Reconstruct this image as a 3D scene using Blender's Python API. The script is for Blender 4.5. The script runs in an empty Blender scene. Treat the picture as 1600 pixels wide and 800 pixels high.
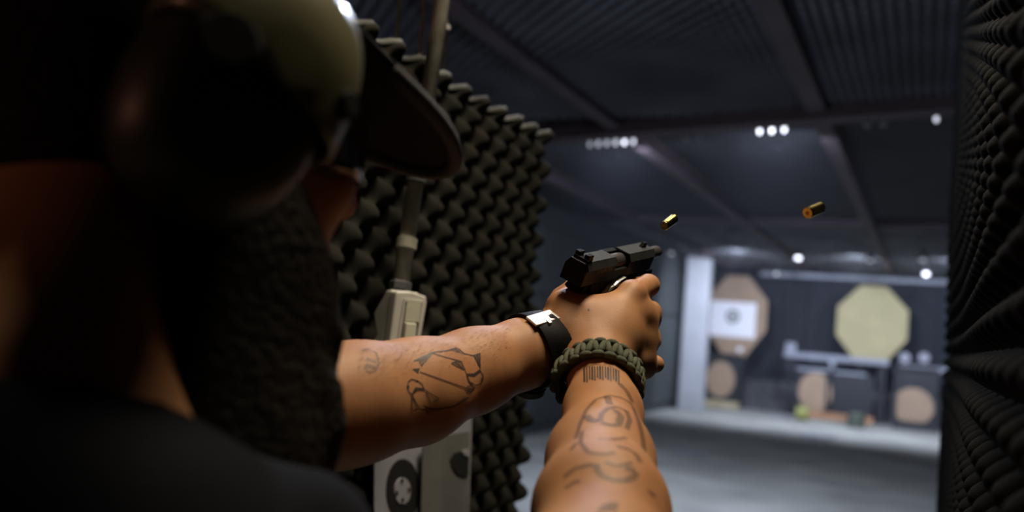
import bpy, bmesh, math, random
import numpy as np
from mathutils import Vector, Matrix
from mathutils.bvhtree import BVHTree
random.seed(4); rng = np.random.default_rng(4)
S = bpy.context.scene
COL = S.collection

# ------------------------------------------------------------------ camera
F = 1400.0                                   # focal length in pixels of the 1600 px wide frame
ROLL = 4.7
CAM = np.array([0.0, 0.0, 1.45])
_d = np.array([650.0, -160.0, -F]); _d /= np.linalg.norm(_d)
_t = math.tan(math.radians(ROLL))
_u = np.array([_t, 1.0, 0.0]); _u[2] = (_u[0]*_d[0] + _u[1]*_d[1]) / (-_d[2]); _u /= np.linalg.norm(_u)
_r = np.cross(_d, _u)
RM = np.array([_r, _d, _u])                  # camera axes -> world (x right, y down range, z up)
cam_data = bpy.data.cameras.new('camera'); cam = bpy.data.objects.new('camera', cam_data); COL.objects.link(cam)
m4 = Matrix.Identity(4)
for i in range(3):
    for j in range(3): m4[i][j] = RM[i][j]
    m4[i][3] = CAM[i]
cam.matrix_world = m4
cam_data.sensor_width = 36.0; cam_data.lens = 36.0*F/1600.0
cam_data.clip_start = 0.02; cam_data.clip_end = 100
cam_data.dof.use_dof = True; cam_data.dof.focus_distance = 0.90; cam_data.dof.aperture_fstop = 3.1
cam_data.dof.aperture_blades = 0
S.camera = cam

# ------------------------------------------------------------------ world, exposure
S.view_settings.view_transform = 'Standard'; S.view_settings.look = 'None'
S.view_settings.gamma = 1.0; S.view_settings.use_curve_mapping = False
S.view_settings.exposure = 0.0
W = bpy.data.worlds.new('world'); S.world = W; W.use_nodes = True
W.node_tree.nodes['Background'].inputs[0].default_value = (0.02, 0.025, 0.04, 1)
W.node_tree.nodes['Background'].inputs[1].default_value = 0.15

def light(name, typ, loc, energy, color, size=0.3, size_y=None, target=None, spot=None, parent=None, blend=0.6):
    L = bpy.data.lights.new(name, typ); L.energy = energy; L.color = color
    if typ == 'AREA':
        L.size = size
        if size_y: L.shape = 'RECTANGLE'; L.size_y = size_y
    else:
        L.shadow_soft_size = size
    if typ == 'SPOT': L.spot_size = math.radians(spot); L.spot_blend = blend
    o = bpy.data.objects.new(name, L); COL.objects.link(o); o.location = loc
    if target is not None:
        o.rotation_euler = (Vector(target)-Vector(loc)).to_track_quat('-Z', 'Y').to_euler()
    if parent:
        o.parent = parent; o.matrix_parent_inverse = Matrix.Translation(-Vector(parent.location))
    return o

# brightness of the lamps
E_STALL, E_RANGE, E_TARGET, E_WARM, E_LANE = 19.0, 78.0, 430.0, 20.0, 42.0
COOL = (0.72, 0.80, 1.0); WARM = (1.0, 0.85, 0.62)

# ------------------------------------------------------------------ pixel helpers (world positions)
def PX(x, y, D): return RM @ (np.array([(x-800)/F, -(y-400)/F, -1.0])*D) + CAM
def _ray(x, y): return RM @ np.array([(x-800)/F, -(y-400)/F, -1.0])
def onX(x, y, X): r = _ray(x, y); return CAM + r*((X-CAM[0])/r[0])
def onY(x, y, Y): r = _ray(x, y); return CAM + r*((Y-CAM[1])/r[1])
def onZ(x, y, Z): r = _ray(x, y); return CAM + r*((Z-CAM[2])/r[2])

# ------------------------------------------------------------------ materials
def mat(name, col, rough=0.6, metal=0.0, var=0.0, scale=8.0, bump=0.0, bscale=60.0, col2=None, spec=0.5, sss=0.0, emit=None, alpha=1.0, coat=0.0):
    m = bpy.data.materials.new(name); m.use_nodes = True
    nt = m.node_tree; b = nt.nodes['Principled BSDF']
    b.inputs['Base Color'].default_value = (*col, 1); b.inputs['Roughness'].default_value = rough
    b.inputs['Metallic'].default_value = metal; b.inputs['Specular IOR Level'].default_value = spec
    b.inputs['Coat Weight'].default_value = coat
    tc = nt.nodes.new('ShaderNodeTexCoord')
    if var > 0 or col2:
        n = nt.nodes.new('ShaderNodeTexNoise'); n.inputs['Scale'].default_value = scale; n.inputs['Detail'].default_value = 5
        r = nt.nodes.new('ShaderNodeValToRGB')
        c2 = col2 or tuple(max(0, c*(1-var)) for c in col)
        r.color_ramp.elements[0].position = 0.35; r.color_ramp.elements[1].position = 0.65
        r.color_ramp.elements[0].color = (*c2, 1); r.color_ramp.elements[1].color = (*col, 1)
        nt.links.new(tc.outputs['Object'], n.inputs['Vector']); nt.links.new(n.outputs['Fac'], r.inputs['Fac'])
        nt.links.new(r.outputs['Color'], b.inputs['Base Color'])
    if bump > 0:
        n2 = nt.nodes.new('ShaderNodeTexNoise'); n2.inputs['Scale'].default_value = bscale; n2.inputs['Detail'].default_value = 6
        bp = nt.nodes.new('ShaderNodeBump'); bp.inputs['Strength'].default_value = bump; bp.inputs['Distance'].default_value = 0.01
        nt.links.new(tc.outputs['Object'], n2.inputs['Vector']); nt.links.new(n2.outputs['Fac'], bp.inputs['Height'])
        nt.links.new(bp.outputs['Normal'], b.inputs['Normal'])
    if sss > 0:
        b.inputs['Subsurface Weight'].default_value = sss
        b.inputs['Subsurface Radius'].default_value = (0.009, 0.004, 0.002); b.inputs['Subsurface Scale'].default_value = 1.0
    if emit:
        b.inputs['Emission Color'].default_value = (*emit[0], 1); b.inputs['Emission Strength'].default_value = emit[1]
    if alpha < 1: b.inputs['Alpha'].default_value = alpha
    return m

M = dict(
    concrete=mat('concrete', (0.35, 0.355, 0.325), 0.8, var=0.35, scale=1.2, bump=0.3, bscale=40),
    ceil=mat('ceiling_paint', (0.03, 0.032, 0.042), 0.85, var=0.4, scale=2),
    ceilfoam=mat('ceiling_foam', (0.125, 0.13, 0.16), 0.9, var=0.4, scale=1.5),
    farpanel=mat('far_ceiling_panel', (0.17, 0.175, 0.19), 0.85, col2=(0.06, 0.063, 0.075), scale=3.0, bump=0.6, bscale=7),
    wall=mat('dark_wall', (0.045, 0.05, 0.06), 0.8, var=0.4, scale=1.0),
    wallback=mat('trap_curtain', (0.022, 0.025, 0.036), 0.8, var=0.4, scale=1.0),
    wallleft=mat('grey_green_wall', (0.055, 0.065, 0.065), 0.75, var=0.35, scale=0.8),
    white=mat('white_paint', (0.42, 0.43, 0.46), 0.6, var=0.15, scale=2.0),
    beam=mat('beam_paint', (0.10, 0.072, 0.085), 0.7, var=0.3, scale=3),
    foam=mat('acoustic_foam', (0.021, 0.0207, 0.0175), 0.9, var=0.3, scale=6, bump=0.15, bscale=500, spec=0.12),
    foamshade=mat('acoustic_foam_shaded', (0.0075, 0.0072, 0.006), 0.95, var=0.3, scale=6, bump=0.15, bscale=500, spec=0.12),  # same foam, darkened in colour for the shade on the right divider
    rimlight=mat('painted_rim_highlight', (0.14, 0.147, 0.14), 0.9, col2=(0.03, 0.03, 0.028), scale=9),  # paler colour paints the lit rim of the left divider
    berm=mat('granulate_berm', (0.10, 0.10, 0.105), 0.95, col2=(0.05, 0.05, 0.055), scale=6, bump=0.5, bscale=20),
    board=mat('divider_board', (0.06, 0.06, 0.06), 0.8, var=0.3),
    pipe=mat('grey_pipe', (0.36, 0.35, 0.30), 0.5, var=0.4, scale=30),
    rod=mat('threaded_rod', (0.32, 0.29, 0.22), 0.45, metal=0.4, var=0.4, scale=60),
    cream=mat('cream_plastic', (0.62, 0.60, 0.55), 0.45, var=0.12, scale=30),
    rocker=mat('rocker_plastic', (0.55, 0.54, 0.44), 0.4, var=0.1, scale=40),
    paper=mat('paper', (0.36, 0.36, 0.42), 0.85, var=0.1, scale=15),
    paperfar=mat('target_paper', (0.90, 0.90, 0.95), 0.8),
    greysheet=mat('grey_sheet', (0.20, 0.20, 0.19), 0.5, var=0.25, scale=14),
    black=mat('black_print', (0.012, 0.012, 0.014), 0.7, var=0.2),
    greyprint=mat('grey_print', (0.10, 0.10, 0.11), 0.7, var=0.2),
    card=mat('cardboard', (0.38, 0.27, 0.185), 0.85, var=0.12, scale=3),
    cardy=mat('yellow_cardboard', (0.42, 0.365, 0.20), 0.85, var=0.10, scale=3),
    wood=mat('plank_wood', (0.50, 0.42, 0.26), 0.75, var=0.3, scale=6),
    woodr=mat('red_plank_wood', (0.42, 0.22, 0.12), 0.75, var=0.3, scale=6),
    steel=mat('painted_steel', (0.30, 0.32, 0.38), 0.5, var=0.2),
    darkmetal=mat('dark_metal', (0.018, 0.02, 0.026), 0.6, var=0.3),
    rubber=mat('dark_rubber', (0.008, 0.008, 0.009), 0.85, var=0.3, spec=0.1),
    greencan=mat('green_can', (0.07, 0.085, 0.065), 0.5, var=0.3), yellow=mat('yellow_tape', (0.26, 0.27, 0.07), 0.6, var=0.2),
    lampbody=mat('lamp_housing', (0.08, 0.08, 0.09), 0.5, var=0.2),
    bulb=mat('bulb_glow', (1, 1, 1), 0.4, emit=((0.82, 0.86, 1.0), 5.0)),
    bulbdim=mat('bulb_dim', (0.6, 0.62, 0.66), 0.4, var=0.1),
    skin=mat('skin', (0.43, 0.212, 0.098), 0.52, col2=(0.35, 0.155, 0.068), scale=22, bump=0.12, bscale=1100, sss=0.12, spec=0.35),
    lip=mat('lip', (0.35, 0.12, 0.09), 0.4, var=0.1), eye=mat('eye', (0.7, 0.68, 0.65), 0.2, var=0.05),
    ink=mat('tattoo_ink', (0.035, 0.032, 0.032), 0.5, var=0.2, alpha=0.86),
    inksoft=mat('tattoo_shade', (0.05, 0.042, 0.036), 0.5, var=0.2, alpha=0.38),
    hair=mat('hair', (0.020, 0.015, 0.010), 0.75, var=0.5, scale=60, bump=0.6, bscale=160, spec=0.12),
    beard=mat('beard_hair', (0.012, 0.009, 0.006), 0.8, var=0.5, scale=60, bump=0.6, bscale=160, spec=0.12),
    shirt=mat('navy_cotton', (0.0045, 0.0052, 0.0085), 0.9, var=0.25, scale=20, bump=0.2, bscale=300, spec=0.12),
    jeans=mat('denim', (0.03, 0.035, 0.06), 0.9, var=0.3, scale=20), shoe=mat('shoe_leather', (0.02, 0.02, 0.02), 0.6, var=0.2),
    cap=mat('black_cap_cloth', (0.012, 0.013, 0.018), 0.85, var=0.3, scale=30, bump=0.2, bscale=300, spec=0.12),
    capbrim=mat('brim_cloth', (0.014, 0.015, 0.020), 0.8, var=0.25, scale=30, spec=0.12),
    brimedge=mat('brim_edge_cloth', (0.035, 0.037, 0.045), 0.8, var=0.2, scale=40),
    olive=mat('olive_plastic', (0.15, 0.14, 0.075), 0.30, var=0.12, scale=20, coat=0.3),
    olivedark=mat('dark_olive_plastic', (0.030, 0.034, 0.020), 0.45, var=0.2, scale=20),
    olivetext=mat('olive_print', (0.05, 0.07, 0.045), 0.6, var=0.2),
    blackplastic=mat('black_plastic', (0.012, 0.012, 0.013), 0.4, var=0.2, scale=30),
    lens=mat('smoked_lens', (0.02, 0.02, 0.025), 0.08, var=0.1),
    gun=mat('gun_steel', (0.0055, 0.006, 0.0065), 0.5, var=0.25, scale=90, spec=0.10),
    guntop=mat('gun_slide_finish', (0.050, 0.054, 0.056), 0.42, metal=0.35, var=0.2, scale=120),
    polymer=mat('gun_polymer', (0.006, 0.006, 0.0065), 0.6, spec=0.12, var=0.2, scale=200, bump=0.15, bscale=900),
    silver=mat('bright_steel', (0.75, 0.75, 0.75), 0.35, metal=0.55, var=0.1, scale=200),
    barrel=mat('barrel_steel', (0.10, 0.09, 0.09), 0.4, metal=0.6, var=0.2, scale=100),
    brass=mat('brass', (0.86, 0.70, 0.26), 0.18, metal=1.0, var=0.15, scale=300), primer=mat('primer', (0.45, 0.28, 0.12), 0.35, metal=1.0, var=0.1),
    strap=mat('black_strap', (0.006, 0.006, 0.007), 0.6, spec=0.12, var=0.2, scale=100),
    cord=mat('green_cord', (0.092, 0.100, 0.058), 0.8, var=0.35, scale=350, bump=0.4, bscale=1500),
)
M['hairline'] = M['hair']

# ------------------------------------------------------------------ mesh helpers
def link(name, me, m, parent=None, smooth=False):
    o = bpy.data.objects.new(name, me); COL.objects.link(o)
    if m is not None and not me.materials: me.materials.append(M[m] if isinstance(m, str) else m)
    if smooth: me.polygons.foreach_set('use_smooth', [True]*len(me.polygons))
    if parent is not None: put(o, parent)
    return o
def put(o, parent):
    o.parent = parent; o.matrix_parent_inverse = Matrix.Translation(-Vector(parent.location)) if parent.rotation_euler[:] == (0, 0, 0) else parent.matrix_basis.inverted()
def obj(name, bm, m, parent=None, smooth=False, bevel=0.0, seg=2):
    if bevel > 0:
        bmesh.ops.remove_doubles(bm, verts=bm.verts, dist=1e-6)
        es = [e for e in bm.edges if len(e.link_faces) == 2 and e.calc_face_angle(0) > 0.5]
        bmesh.ops.bevel(bm, geom=es, offset=bevel, segments=seg, affect='EDGES', profile=0.5, clamp_overlap=True)
    bmesh.ops.recalc_face_normals(bm, faces=bm.faces)
    me = bpy.data.meshes.new(name); bm.to_mesh(me); bm.free()
    return link(name, me, m, parent, smooth)
def tag(o, label, cat, group=None, kind=None):
    if label: o['label'] = label
    if cat: o['category'] = cat
    if group: o['group'] = group
    if kind: o['kind'] = kind
    return o
def thing(name, label, cat, loc=(0, 0, 0), group=None):
    o = bpy.data.objects.new(name, None); COL.objects.link(o); o.location = loc; o.empty_display_size = 0.05
    return tag(o, label, cat, group)
def struct(o): o['kind'] = 'structure'; return o

def box(bm, c, s, mtx=None):
    vs = []
    for dx in (-.5, .5):
        for dy in (-.5, .5):
            for dz in (-.5, .5):
                p = Vector((c[0]+dx*s[0], c[1]+dy*s[1], c[2]+dz*s[2]))
                vs.append(bm.verts.new(mtx @ p if mtx else p))
    for f in ((0, 1, 3, 2), (4, 6, 7, 5), (0, 4, 5, 1), (2, 3, 7, 6), (0, 2, 6, 4), (1, 5, 7, 3)):
        bm.faces.new([vs[i] for i in f])
    return bm
def newbox(c, s, mtx=None): return box(bmesh.new(), c, s, mtx)
def prism(bm, pts, fn0, fn1):
    """pts 2D; fn0/fn1 map a 2D point to 3D for both caps"""
    a = [bm.verts.new(fn0(p)) for p in pts]; b = [bm.verts.new(fn1(p)) for p in pts]
    bm.faces.new(a); bm.faces.new(b[::-1]); n = len(pts)
    for i in range(n): bm.faces.new((a[i], b[i], b[(i+1) % n], a[(i+1) % n]))
    return bm
def frame_of(d):
    d = Vector(d).normalized(); a = Vector((0, 0, 1)) if abs(d.z) < .9 else Vector((1, 0, 0))
    x = d.cross(a).normalized(); return x, d.cross(x).normalized(), d
def tube(bm, pts, rad, n=12, cap=True):
    """tube along a polyline; rad number or list"""
    P = [Vector(p) for p in pts]; rings = []
    for i, p in enumerate(P):
        d = (P[min(i+1, len(P)-1)] - P[max(i-1, 0)])
        x, y, _ = frame_of(d); r = rad[i] if isinstance(rad, (list, tuple)) else rad
        rings.append([bm.verts.new(p + (x*math.cos(2*math.pi*k/n) + y*math.sin(2*math.pi*k/n))*r) for k in range(n)])
    for a, b in zip(rings, rings[1:]):
        for k in range(n): bm.faces.new((a[k], a[(k+1) % n], b[(k+1) % n], b[k]))
    if cap: bm.faces.new(rings[0][::-1]); bm.faces.new(rings[-1])
    return bm
def lathe(bm, prof, org, axis, n=24, cap=True):
    x, y, d = frame_of(axis); o = Vector(org); rings = []
    for h, r in prof:
        rings.append([bm.verts.new(o + d*h + (x*math.cos(2*math.pi*k/n)+y*math.sin(2*math.pi*k/n))*max(r, 1e-5)) for k in range(n)])
    for a, b in zip(rings, rings[1:]):
        for k in range(n): bm.faces.new((a[k], a[(k+1) % n], b[(k+1) % n], b[k]))
    if cap: bm.faces.new(rings[0][::-1]); bm.faces.new(rings[-1])
    return bm
def grid_mesh(name, P):
    """P: (n,m,3) array of points"""
    n, m = P.shape[:2]; idx = np.arange(n*m).reshape(n, m)
    q = np.stack([idx[:-1, :-1], idx[1:, :-1], idx[1:, 1:], idx[:-1, 1:]], -1).reshape(-1, 4)
    return mesh_np(name, P.reshape(-1, 3), q)
def mesh_np(name, V, Q):
    me = bpy.data.meshes.new(name); V = np.ascontiguousarray(V, dtype=np.float32); Q = np.ascontiguousarray(Q, dtype=np.int32)
    k = Q.shape[1]
    me.vertices.add(len(V)); me.vertices.foreach_set('co', V.ravel())
    me.loops.add(Q.size); me.loops.foreach_set('vertex_index', Q.ravel())
    me.polygons.add(len(Q)); me.polygons.foreach_set('loop_start', np.arange(0, Q.size, k, dtype=np.int32))
    me.polygons.foreach_set('loop_total', np.full(len(Q), k, dtype=np.int32))
    me.update(calc_edges=True); me.validate()
    return me

# ------------------------------------------------------------------ the setting
XL, XR, YB, ZC = -4.75, 3.0, 21.6, 3.2
def quad_plane(name, pts, m, parent=None):
    bm = bmesh.new(); bm.faces.new([bm.verts.new(p) for p in pts]); return obj(name, bm, m, parent)
fl = struct(obj('floor', newbox(((XL+XR)/2, 9.8, -0.05), (XR-XL, 24.0, 0.1)), 'concrete'))
wl = struct(obj('wall_left', newbox((XL-0.05, 9.8, ZC/2), (0.1, 24.0, ZC)), 'wallleft'))
wr = struct(obj('wall_right', newbox((XR+0.05, 9.8, ZC/2), (0.1, 24.0, ZC)), 'wall'))
wb = struct(obj('wall_back', newbox(((XL+XR)/2, YB+0.05, ZC/2), (XR-XL, 0.1, ZC)), 'wallback'))
wf = struct(obj('wall_front', newbox(((XL+XR)/2, -2.25, ZC/2), (XR-XL, 0.1, ZC)), 'wall'))
ce = struct(obj('ceiling', newbox(((XL+XR)/2, 9.8, ZC+0.05), (XR-XL, 24.0, 0.1)), 'ceil'))

# ceiling parts: longitudinal beams, cross beams, foam sheets in the bays, rough far panels
BX = [onZ(1200, 0, 3.10)[0] + 1.6*k for k in (-2, -1, 0, 1, 2)]
for x in BX:
    bm = newbox((x, 9.0, ZC-0.015), (0.16, 22.0, 0.03)); box(bm, (x, 9.0, ZC-0.06), (0.05, 22.0, 0.09)); box(bm, (x, 9.0, ZC-0.105), (0.12, 22.0, 0.02))
    obj('beam', bm, 'beam', ce)
YC = onZ(1000, 215, 3.04)[1]
qa, qb = onZ(870, 217, 3.04), onZ(1470, 172, 3.04); SKEW = math.atan2(qb[1]-qa[1], qb[0]-qa[0])
mxb = Matrix.Translation((qa[0], qa[1]+.09, 0)) @ Matrix.Rotation(SKEW, 4, 'Z')
obj('cross_beam', newbox((0.9, 0, ZC-.08), (5.2, 0.18, 0.16), mxb), 'beam', ce, bevel=0.008)
obj('cross_beam', newbox(((XL+XR)/2, 12.6, ZC-.05), (XR-XL, 0.18, 0.10)), 'beam', ce, bevel=0.008)
def beamY(x): return qa[1]+(x-qa[0])*math.tan(SKEW)
def foam_grid(na, nb, la, lb, period, amp, jitter=0.0, seed=1):
    a = np.linspace(0, la, na); b = np.linspace(0, lb, nb); A, B = np.meshgrid(a, b, indexing='ij')
    k = 2*np.pi/period
    h = np.cos(k*A)*np.cos(k*B)
    h = np.sign(h)*np.abs(h)**0.8
    if jitter:
        g = np.random.default_rng(seed)
        for _ in range(6):
            fx, fy, p = g.uniform(2, 9, 3); h = h + jitter*np.sin(fx*A+fy*B+p)/3
    return A, B, h*amp
bay_l = YC - 2.0 - 0.3
A, B, H = foam_grid(int(1.46/0.0125), int(bay_l/0.0125), 1.46, bay_l, 0.115, 0.032)
base = np.stack([A-0.73, B, -0.05-H*1.0], -1)
bay_mesh = grid_mesh('foam_sheet', base); bay_mesh.polygons.foreach_set('use_smooth', [True]*len(bay_mesh.polygons))
bay_mesh.materials.append(M['ceilfoam'])
for xa in (BX[0]-0.8, BX[0]+.8, BX[1]+.8, BX[2]+.8, BX[3]+.8):
    if xa-0.73 < XL: continue
    o = bpy.data.objects.new('foam_sheet', bay_mesh); COL.objects.link(o); o.location = (xa, 2.0, ZC); o.parent = ce
# rough far ceiling panels (each its own slightly sagging sheet)
for i, xa in enumerate([BX[0]-.36, BX[0]+.8, BX[1]+.8, BX[2]+.8, BX[3]+.8]):
    w = .62 if i == 0 else 1.44
    for j in range(7):
        y0 = 12.8 + j*1.24
        n = 14; P = np.zeros((n, n, 3)); g = np.random.default_rng(10*i+j)
        a, b = np.meshgrid(np.linspace(-w/2, w/2, n), np.linspace(0, 1.2, n), indexing='ij')
        z = -0.04 - 0.03*np.sin(np.pi*b/1.2)*g.uniform(0, 1) + g.normal(0, 0.012, a.shape)
        P[..., 0] = xa+a; P[..., 1] = y0+b; P[..., 2] = ZC+z
        link('ceiling_panel', grid_mesh('ceiling_panel', P), 'farpanel', ce)

# white pillar on the left wall far down the range, wall panels
pl = onZ(1058, 640, 0.0); pr = onY(1096, 640, pl[1])
tag(obj('pillar', newbox(((pl[0]+pr[0])/2, pl[1]+0.12, ZC/2), (pr[0]-pl[0], 0.24, ZC-0.01)), 'white', bevel=0.01),
    'white square pillar standing left of the pinkish octagon target', 'pillar')
for k in range(8):
    y0 = 5.2+k*1.9
    obj('wall_panel', newbox((XL+0.02, y0+0.9, 2.35), (0.04, 1.78, 0.9)), 'wallleft', wl, bevel=0.008)
    obj('wall_panel', newbox((XL+0.02, y0+0.9, 1.0), (0.04, 1.78, 1.7)), 'wallleft', wl, bevel=0.008)
# vertical curtain strips of the backstop
for k in range(14):
    x0 = XL + 0.02 + k*0.545
    obj('curtain_strip', newbox((x0+0.26, YB-0.03-0.02*(k % 2), 1.6), (0.53, 0.03, 3.1)), 'wallback', wb, bevel=0.006)
bm = bmesh.new(); prism(bm, [(20.75, 0.001), (YB-.08, 0.001), (YB-.08, 0.62), (21.15, 0.30)], lambda q: Vector((XL+.01, q[0], q[1])), lambda q: Vector((XR-.01, q[0], q[1]))); obj('rubber_berm', bm, 'berm', wb)
# light sill under the ceiling at the backstop
a = onY(1205, 425, YB-0.3); b = onY(1452, 446, YB-0.3)
obj('hood_lip', newbox(((a[0]+b[0])/2+1.0, YB-0.3, (a[2]+b[2])/2), (b[0]-a[0]+2.4, 0.5, 0.10)), 'steel', wb)

# ------------------------------------------------------------------ lamps of the range
def glow(strength): return mat('bulb_glow', (1, 1, 1), 0.4, emit=((0.82, 0.86, 1.0), strength))
def lamp_fixture(label, px, py, bulbs, w, sp=0.11):
    p = onY(px, py, 7.0); p = onY(px, py, beamY(p[0])+0.42)
    t = thing('bulb_lamp', label, 'lamp', (p[0], p[1], ZC-0.001), 'bulb lamps')
    obj('housing', newbox((p[0], p[1], (ZC+p[2]+0.05)/2), (w, 0.10, ZC-p[2]-0.05)), 'lampbody', t, bevel=0.004)
    nb = len(bulbs)
    for k, e in enumerate(bulbs):
        x = p[0] + (k-(nb-1)/2)*sp; r = 0.5 if e > 0 else 0.8
        bm = bmesh.new(); lathe(bm, [(-0.05, 0.012*r), (-0.03, 0.016*r), (-0.015, 0.024*r), (0.0, 0.028*r), (0.015, 0.024*r), (0.024, 0.012*r), (0.026, 0.0)], (x, p[1]+(k-(nb-1)/2)*sp*math.tan(SKEW), p[2]), (0, 0, -1), 14)
        obj('bulb', bm, glow(e) if e > 0 else 'bulbdim', t, smooth=True)
    return p
p1 = lamp_fixture('ceiling lamp with a long row of bulbs behind the cross beam, beside the foam divider', 955, 223, (.5, .8, .8, 1.2, 4, 2), 0.5, 0.085)
p2 = lamp_fixture('ceiling lamp with three glowing bulbs between the two long beams', 1206, 203, (5, 6, 5), 0.3, 0.095)
lamp_fixture('unlit ceiling lamp left of the three glowing bulbs', 1083, 214, (0, 0), 0.2)
lamp_fixture('unlit ceiling lamp right of the three glowing bulbs', 1368, 193, (0, 0), 0.2)
lamp_fixture('small lamp half hidden by the edge of the dark foam divider', 1463, 185, (1.5,), 0.12)
for p in (p1, p2):
    light('range_lamp', 'AREA', (p[0], p[1]+0.1, p[2]-0.06), E_RANGE, COOL, 0.5, 0.2, target=(p[0], p[1]+1.6, 0))
lt = thing('lane_lamp', 'bulb lamp hanging above the neighbouring lane', 'lamp', (-1.0, 2.3, ZC))
bm = bmesh.new(); tube(bm, [(-1.0, 2.3, 2.86), (-1.0, 2.3, ZC)], 0.008, 8); obj('cable', bm, 'blackplastic', lt)
bm = bmesh.new(); lathe(bm, [(0, .02), (.03, .03), (.05, .03)], (-1.0, 2.3, 2.87), (0, 0, -1), 16); obj('socket', bm, 'lampbody', lt)
light('lane_light', 'POINT', (-1.0, 2.3, 2.76), E_LANE, COOL, 0.04, parent=lt)
rl = thing('nape_fill_lamp', 'added red fill lamp on the wall behind the shooter', 'lamp', (-2.6, -2.19, 2.1))  # unseen lamp, added to throw a reddish light on the nape
bm = newbox((-2.6, -2.17, 2.1), (.16, .05, .10)); obj('housing', bm, 'lampbody', rl, bevel=.004)
light('nape_fill_light', 'POINT', (-2.6, -2.05, 2.1), E_WARM, (1.0, .42, .26), 0.06, parent=rl)
labs = {(1248, 401): 'round bright spotlight on the far ceiling below the right flying casing', (1360, 405): 'paired faint spotlight on the far ceiling above the yellow target',
        (1447, 426): 'brightest far spotlight beside the dark foam divider edge', (1442, 404): 'small spotlight just above the brightest one at the divider edge',
        (1050, 394): 'dim streaked spotlight on the far ceiling just past the pistol muzzle', (1214, 426): 'dim spotlight at the left end of the backstop lip'}
for (px, py), lab in labs.items():
    p = onZ(px, py, ZC-0.20)
    if p[1] > YB-0.7: p = onY(px, py, YB-0.8)
    t = thing('ceiling_spotlight', lab, 'lamp', (p[0], p[1], ZC-0.001), 'ceiling spotlights')
    bm = bmesh.new(); lathe(bm, [(0, 0.03), (0.01, 0.05), (0.09, 0.075), (0.10, 0.07), (0.085, 0.06)], (p[0], p[1], p[2]+0.05), (0, -0.5, -0.9), 16); obj('housing', bm, 'lampbody', t)
    bm = bmesh.new(); tube(bm, [(p[0], p[1], p[2]+0.06), (p[0], p[1], ZC)], 0.012, 8); obj('bracket', bm, 'lampbody', t)
    dim = px in (1360, 1442, 1050, 1214)
    bm = bmesh.new(); lathe(bm, [(0.0, 0.0), (0.004, 0.05), (0.012, 0.04), (0.018, 0.0)], (p[0], p[1], p[2]+0.05)+np.array([0, -0.5, -0.9])/1.03*0.088, (0, -0.5, -0.9), 16)
    if dim:
        md = mat('spot_glow_dim', (1, 1, 1), 0.4, emit=((0.8, 0.85, 1.0), 0.35))
    else: md = M['bulb']
    obj('lens', bm, md, t, smooth=True)
for x, y in ((-3.3, 16.4), (-1.2, 16.6), (0.4, 16.4)):
    light('target_lamp', 'SPOT', (x, y, ZC-0.2), E_TARGET, COOL, 0.12, target=(x, 19.2, 0.4), spot=160, blend=1.0)
# lamp over the firing point (out of the frame, above the shooter's hands)
SLx, SLy = -0.13, 1.0
st = thing('stall_lamp', 'white strip lamp hanging above the firing point', 'lamp', (SLx, SLy, ZC))
bm = newbox((SLx, SLy, 3.04), (0.86, 0.40, 0.06)); obj('housing', bm, 'lampbody', st, bevel=0.005)
for x in (SLx-.2, SLx+.2): obj('hanger', tube(bmesh.new(), [(x, SLy, 3.07), (x, SLy, ZC)], 0.006, 8), 'rod', st)
light('stall_light', 'AREA', (SLx, SLy, 3.0), E_STALL, WARM, 0.80, 0.34, target=(SLx-.2, SLy, 1.4), parent=st).data.spread = math.radians(120)

# ------------------------------------------------------------------ dividers with egg crate foam
PER = 0.078
def divider(name, label, xface, sgn, y0, y1, z1, m, seed):
    """foam peaks face towards sgn*X; the board stands behind"""
    t = thing(name, label, 'panel', (xface-sgn*0.055, (y0+y1)/2, 0))
    obj('board', newbox((xface-sgn*0.065, (y0+y1)/2, z1/2-0.015), (0.03, y1-y0, z1-0.03)), 'board', t, bevel=0.003)
    na, nb = int((y1-y0)/0.0055), int(z1/0.0055)
    A, B, H = foam_grid(na, nb, y1-y0, z1, PER, 0.021, 0.12, seed)
    fall = np.minimum(1, np.minimum(np.minimum(A, (y1-y0)-A)/0.012, np.minimum(B+0.05, z1-B+.004)/0.006))
    g = np.random.default_rng(seed); wob = 0.006*np.sin(9*B+seed)
    X = xface - sgn*0.021 + sgn*H - sgn*(1-np.sqrt(np.clip(fall, 0, 1)))*0.028
    Y = y0 + A + np.where(A > (y1-y0)*0.97, wob, 0); Z = B + 0.006*np.cos(2*np.pi*A/PER)*np.clip((B-z1+.10)/.10, 0, 1) + 0.008*np.sin(5*A)*np.clip((B-z1+.10)/.10, 0, 1)
    o = link('foam_sheet', grid_mesh('foam_sheet', np.stack([X, Y, Z], -1)), m, t, smooth=True)
    mod = o.modifiers.new('thick', 'SOLIDIFY'); mod.thickness = 0.012; mod.offset = -sgn if True else 0
    return t
XLd = -0.765
yl1 = onX(866, 300, XLd)[1]; zl = onX(868, 212, XLd)[2]
dl = divider('foam_divider', 'grey-green egg-crate foam divider behind the pipe, left of the pistol', XLd, 1, 0.55, yl1, zl, 'foam', 3)
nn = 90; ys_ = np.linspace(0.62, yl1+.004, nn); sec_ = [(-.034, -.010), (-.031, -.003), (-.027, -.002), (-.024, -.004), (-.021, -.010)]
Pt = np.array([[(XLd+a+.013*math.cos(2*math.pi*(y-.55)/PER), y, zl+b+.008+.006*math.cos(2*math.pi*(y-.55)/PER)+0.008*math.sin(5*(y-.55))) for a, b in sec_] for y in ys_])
obj_edge = link('rim_highlight', grid_mesh('rim_highlight', Pt), 'rimlight', dl, smooth=True); obj_edge.modifiers.new('t', 'SOLIDIFY').thickness = .002  # added strip: highlight along the foam top, painted by its pale colour
XRd = 0.040
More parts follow.
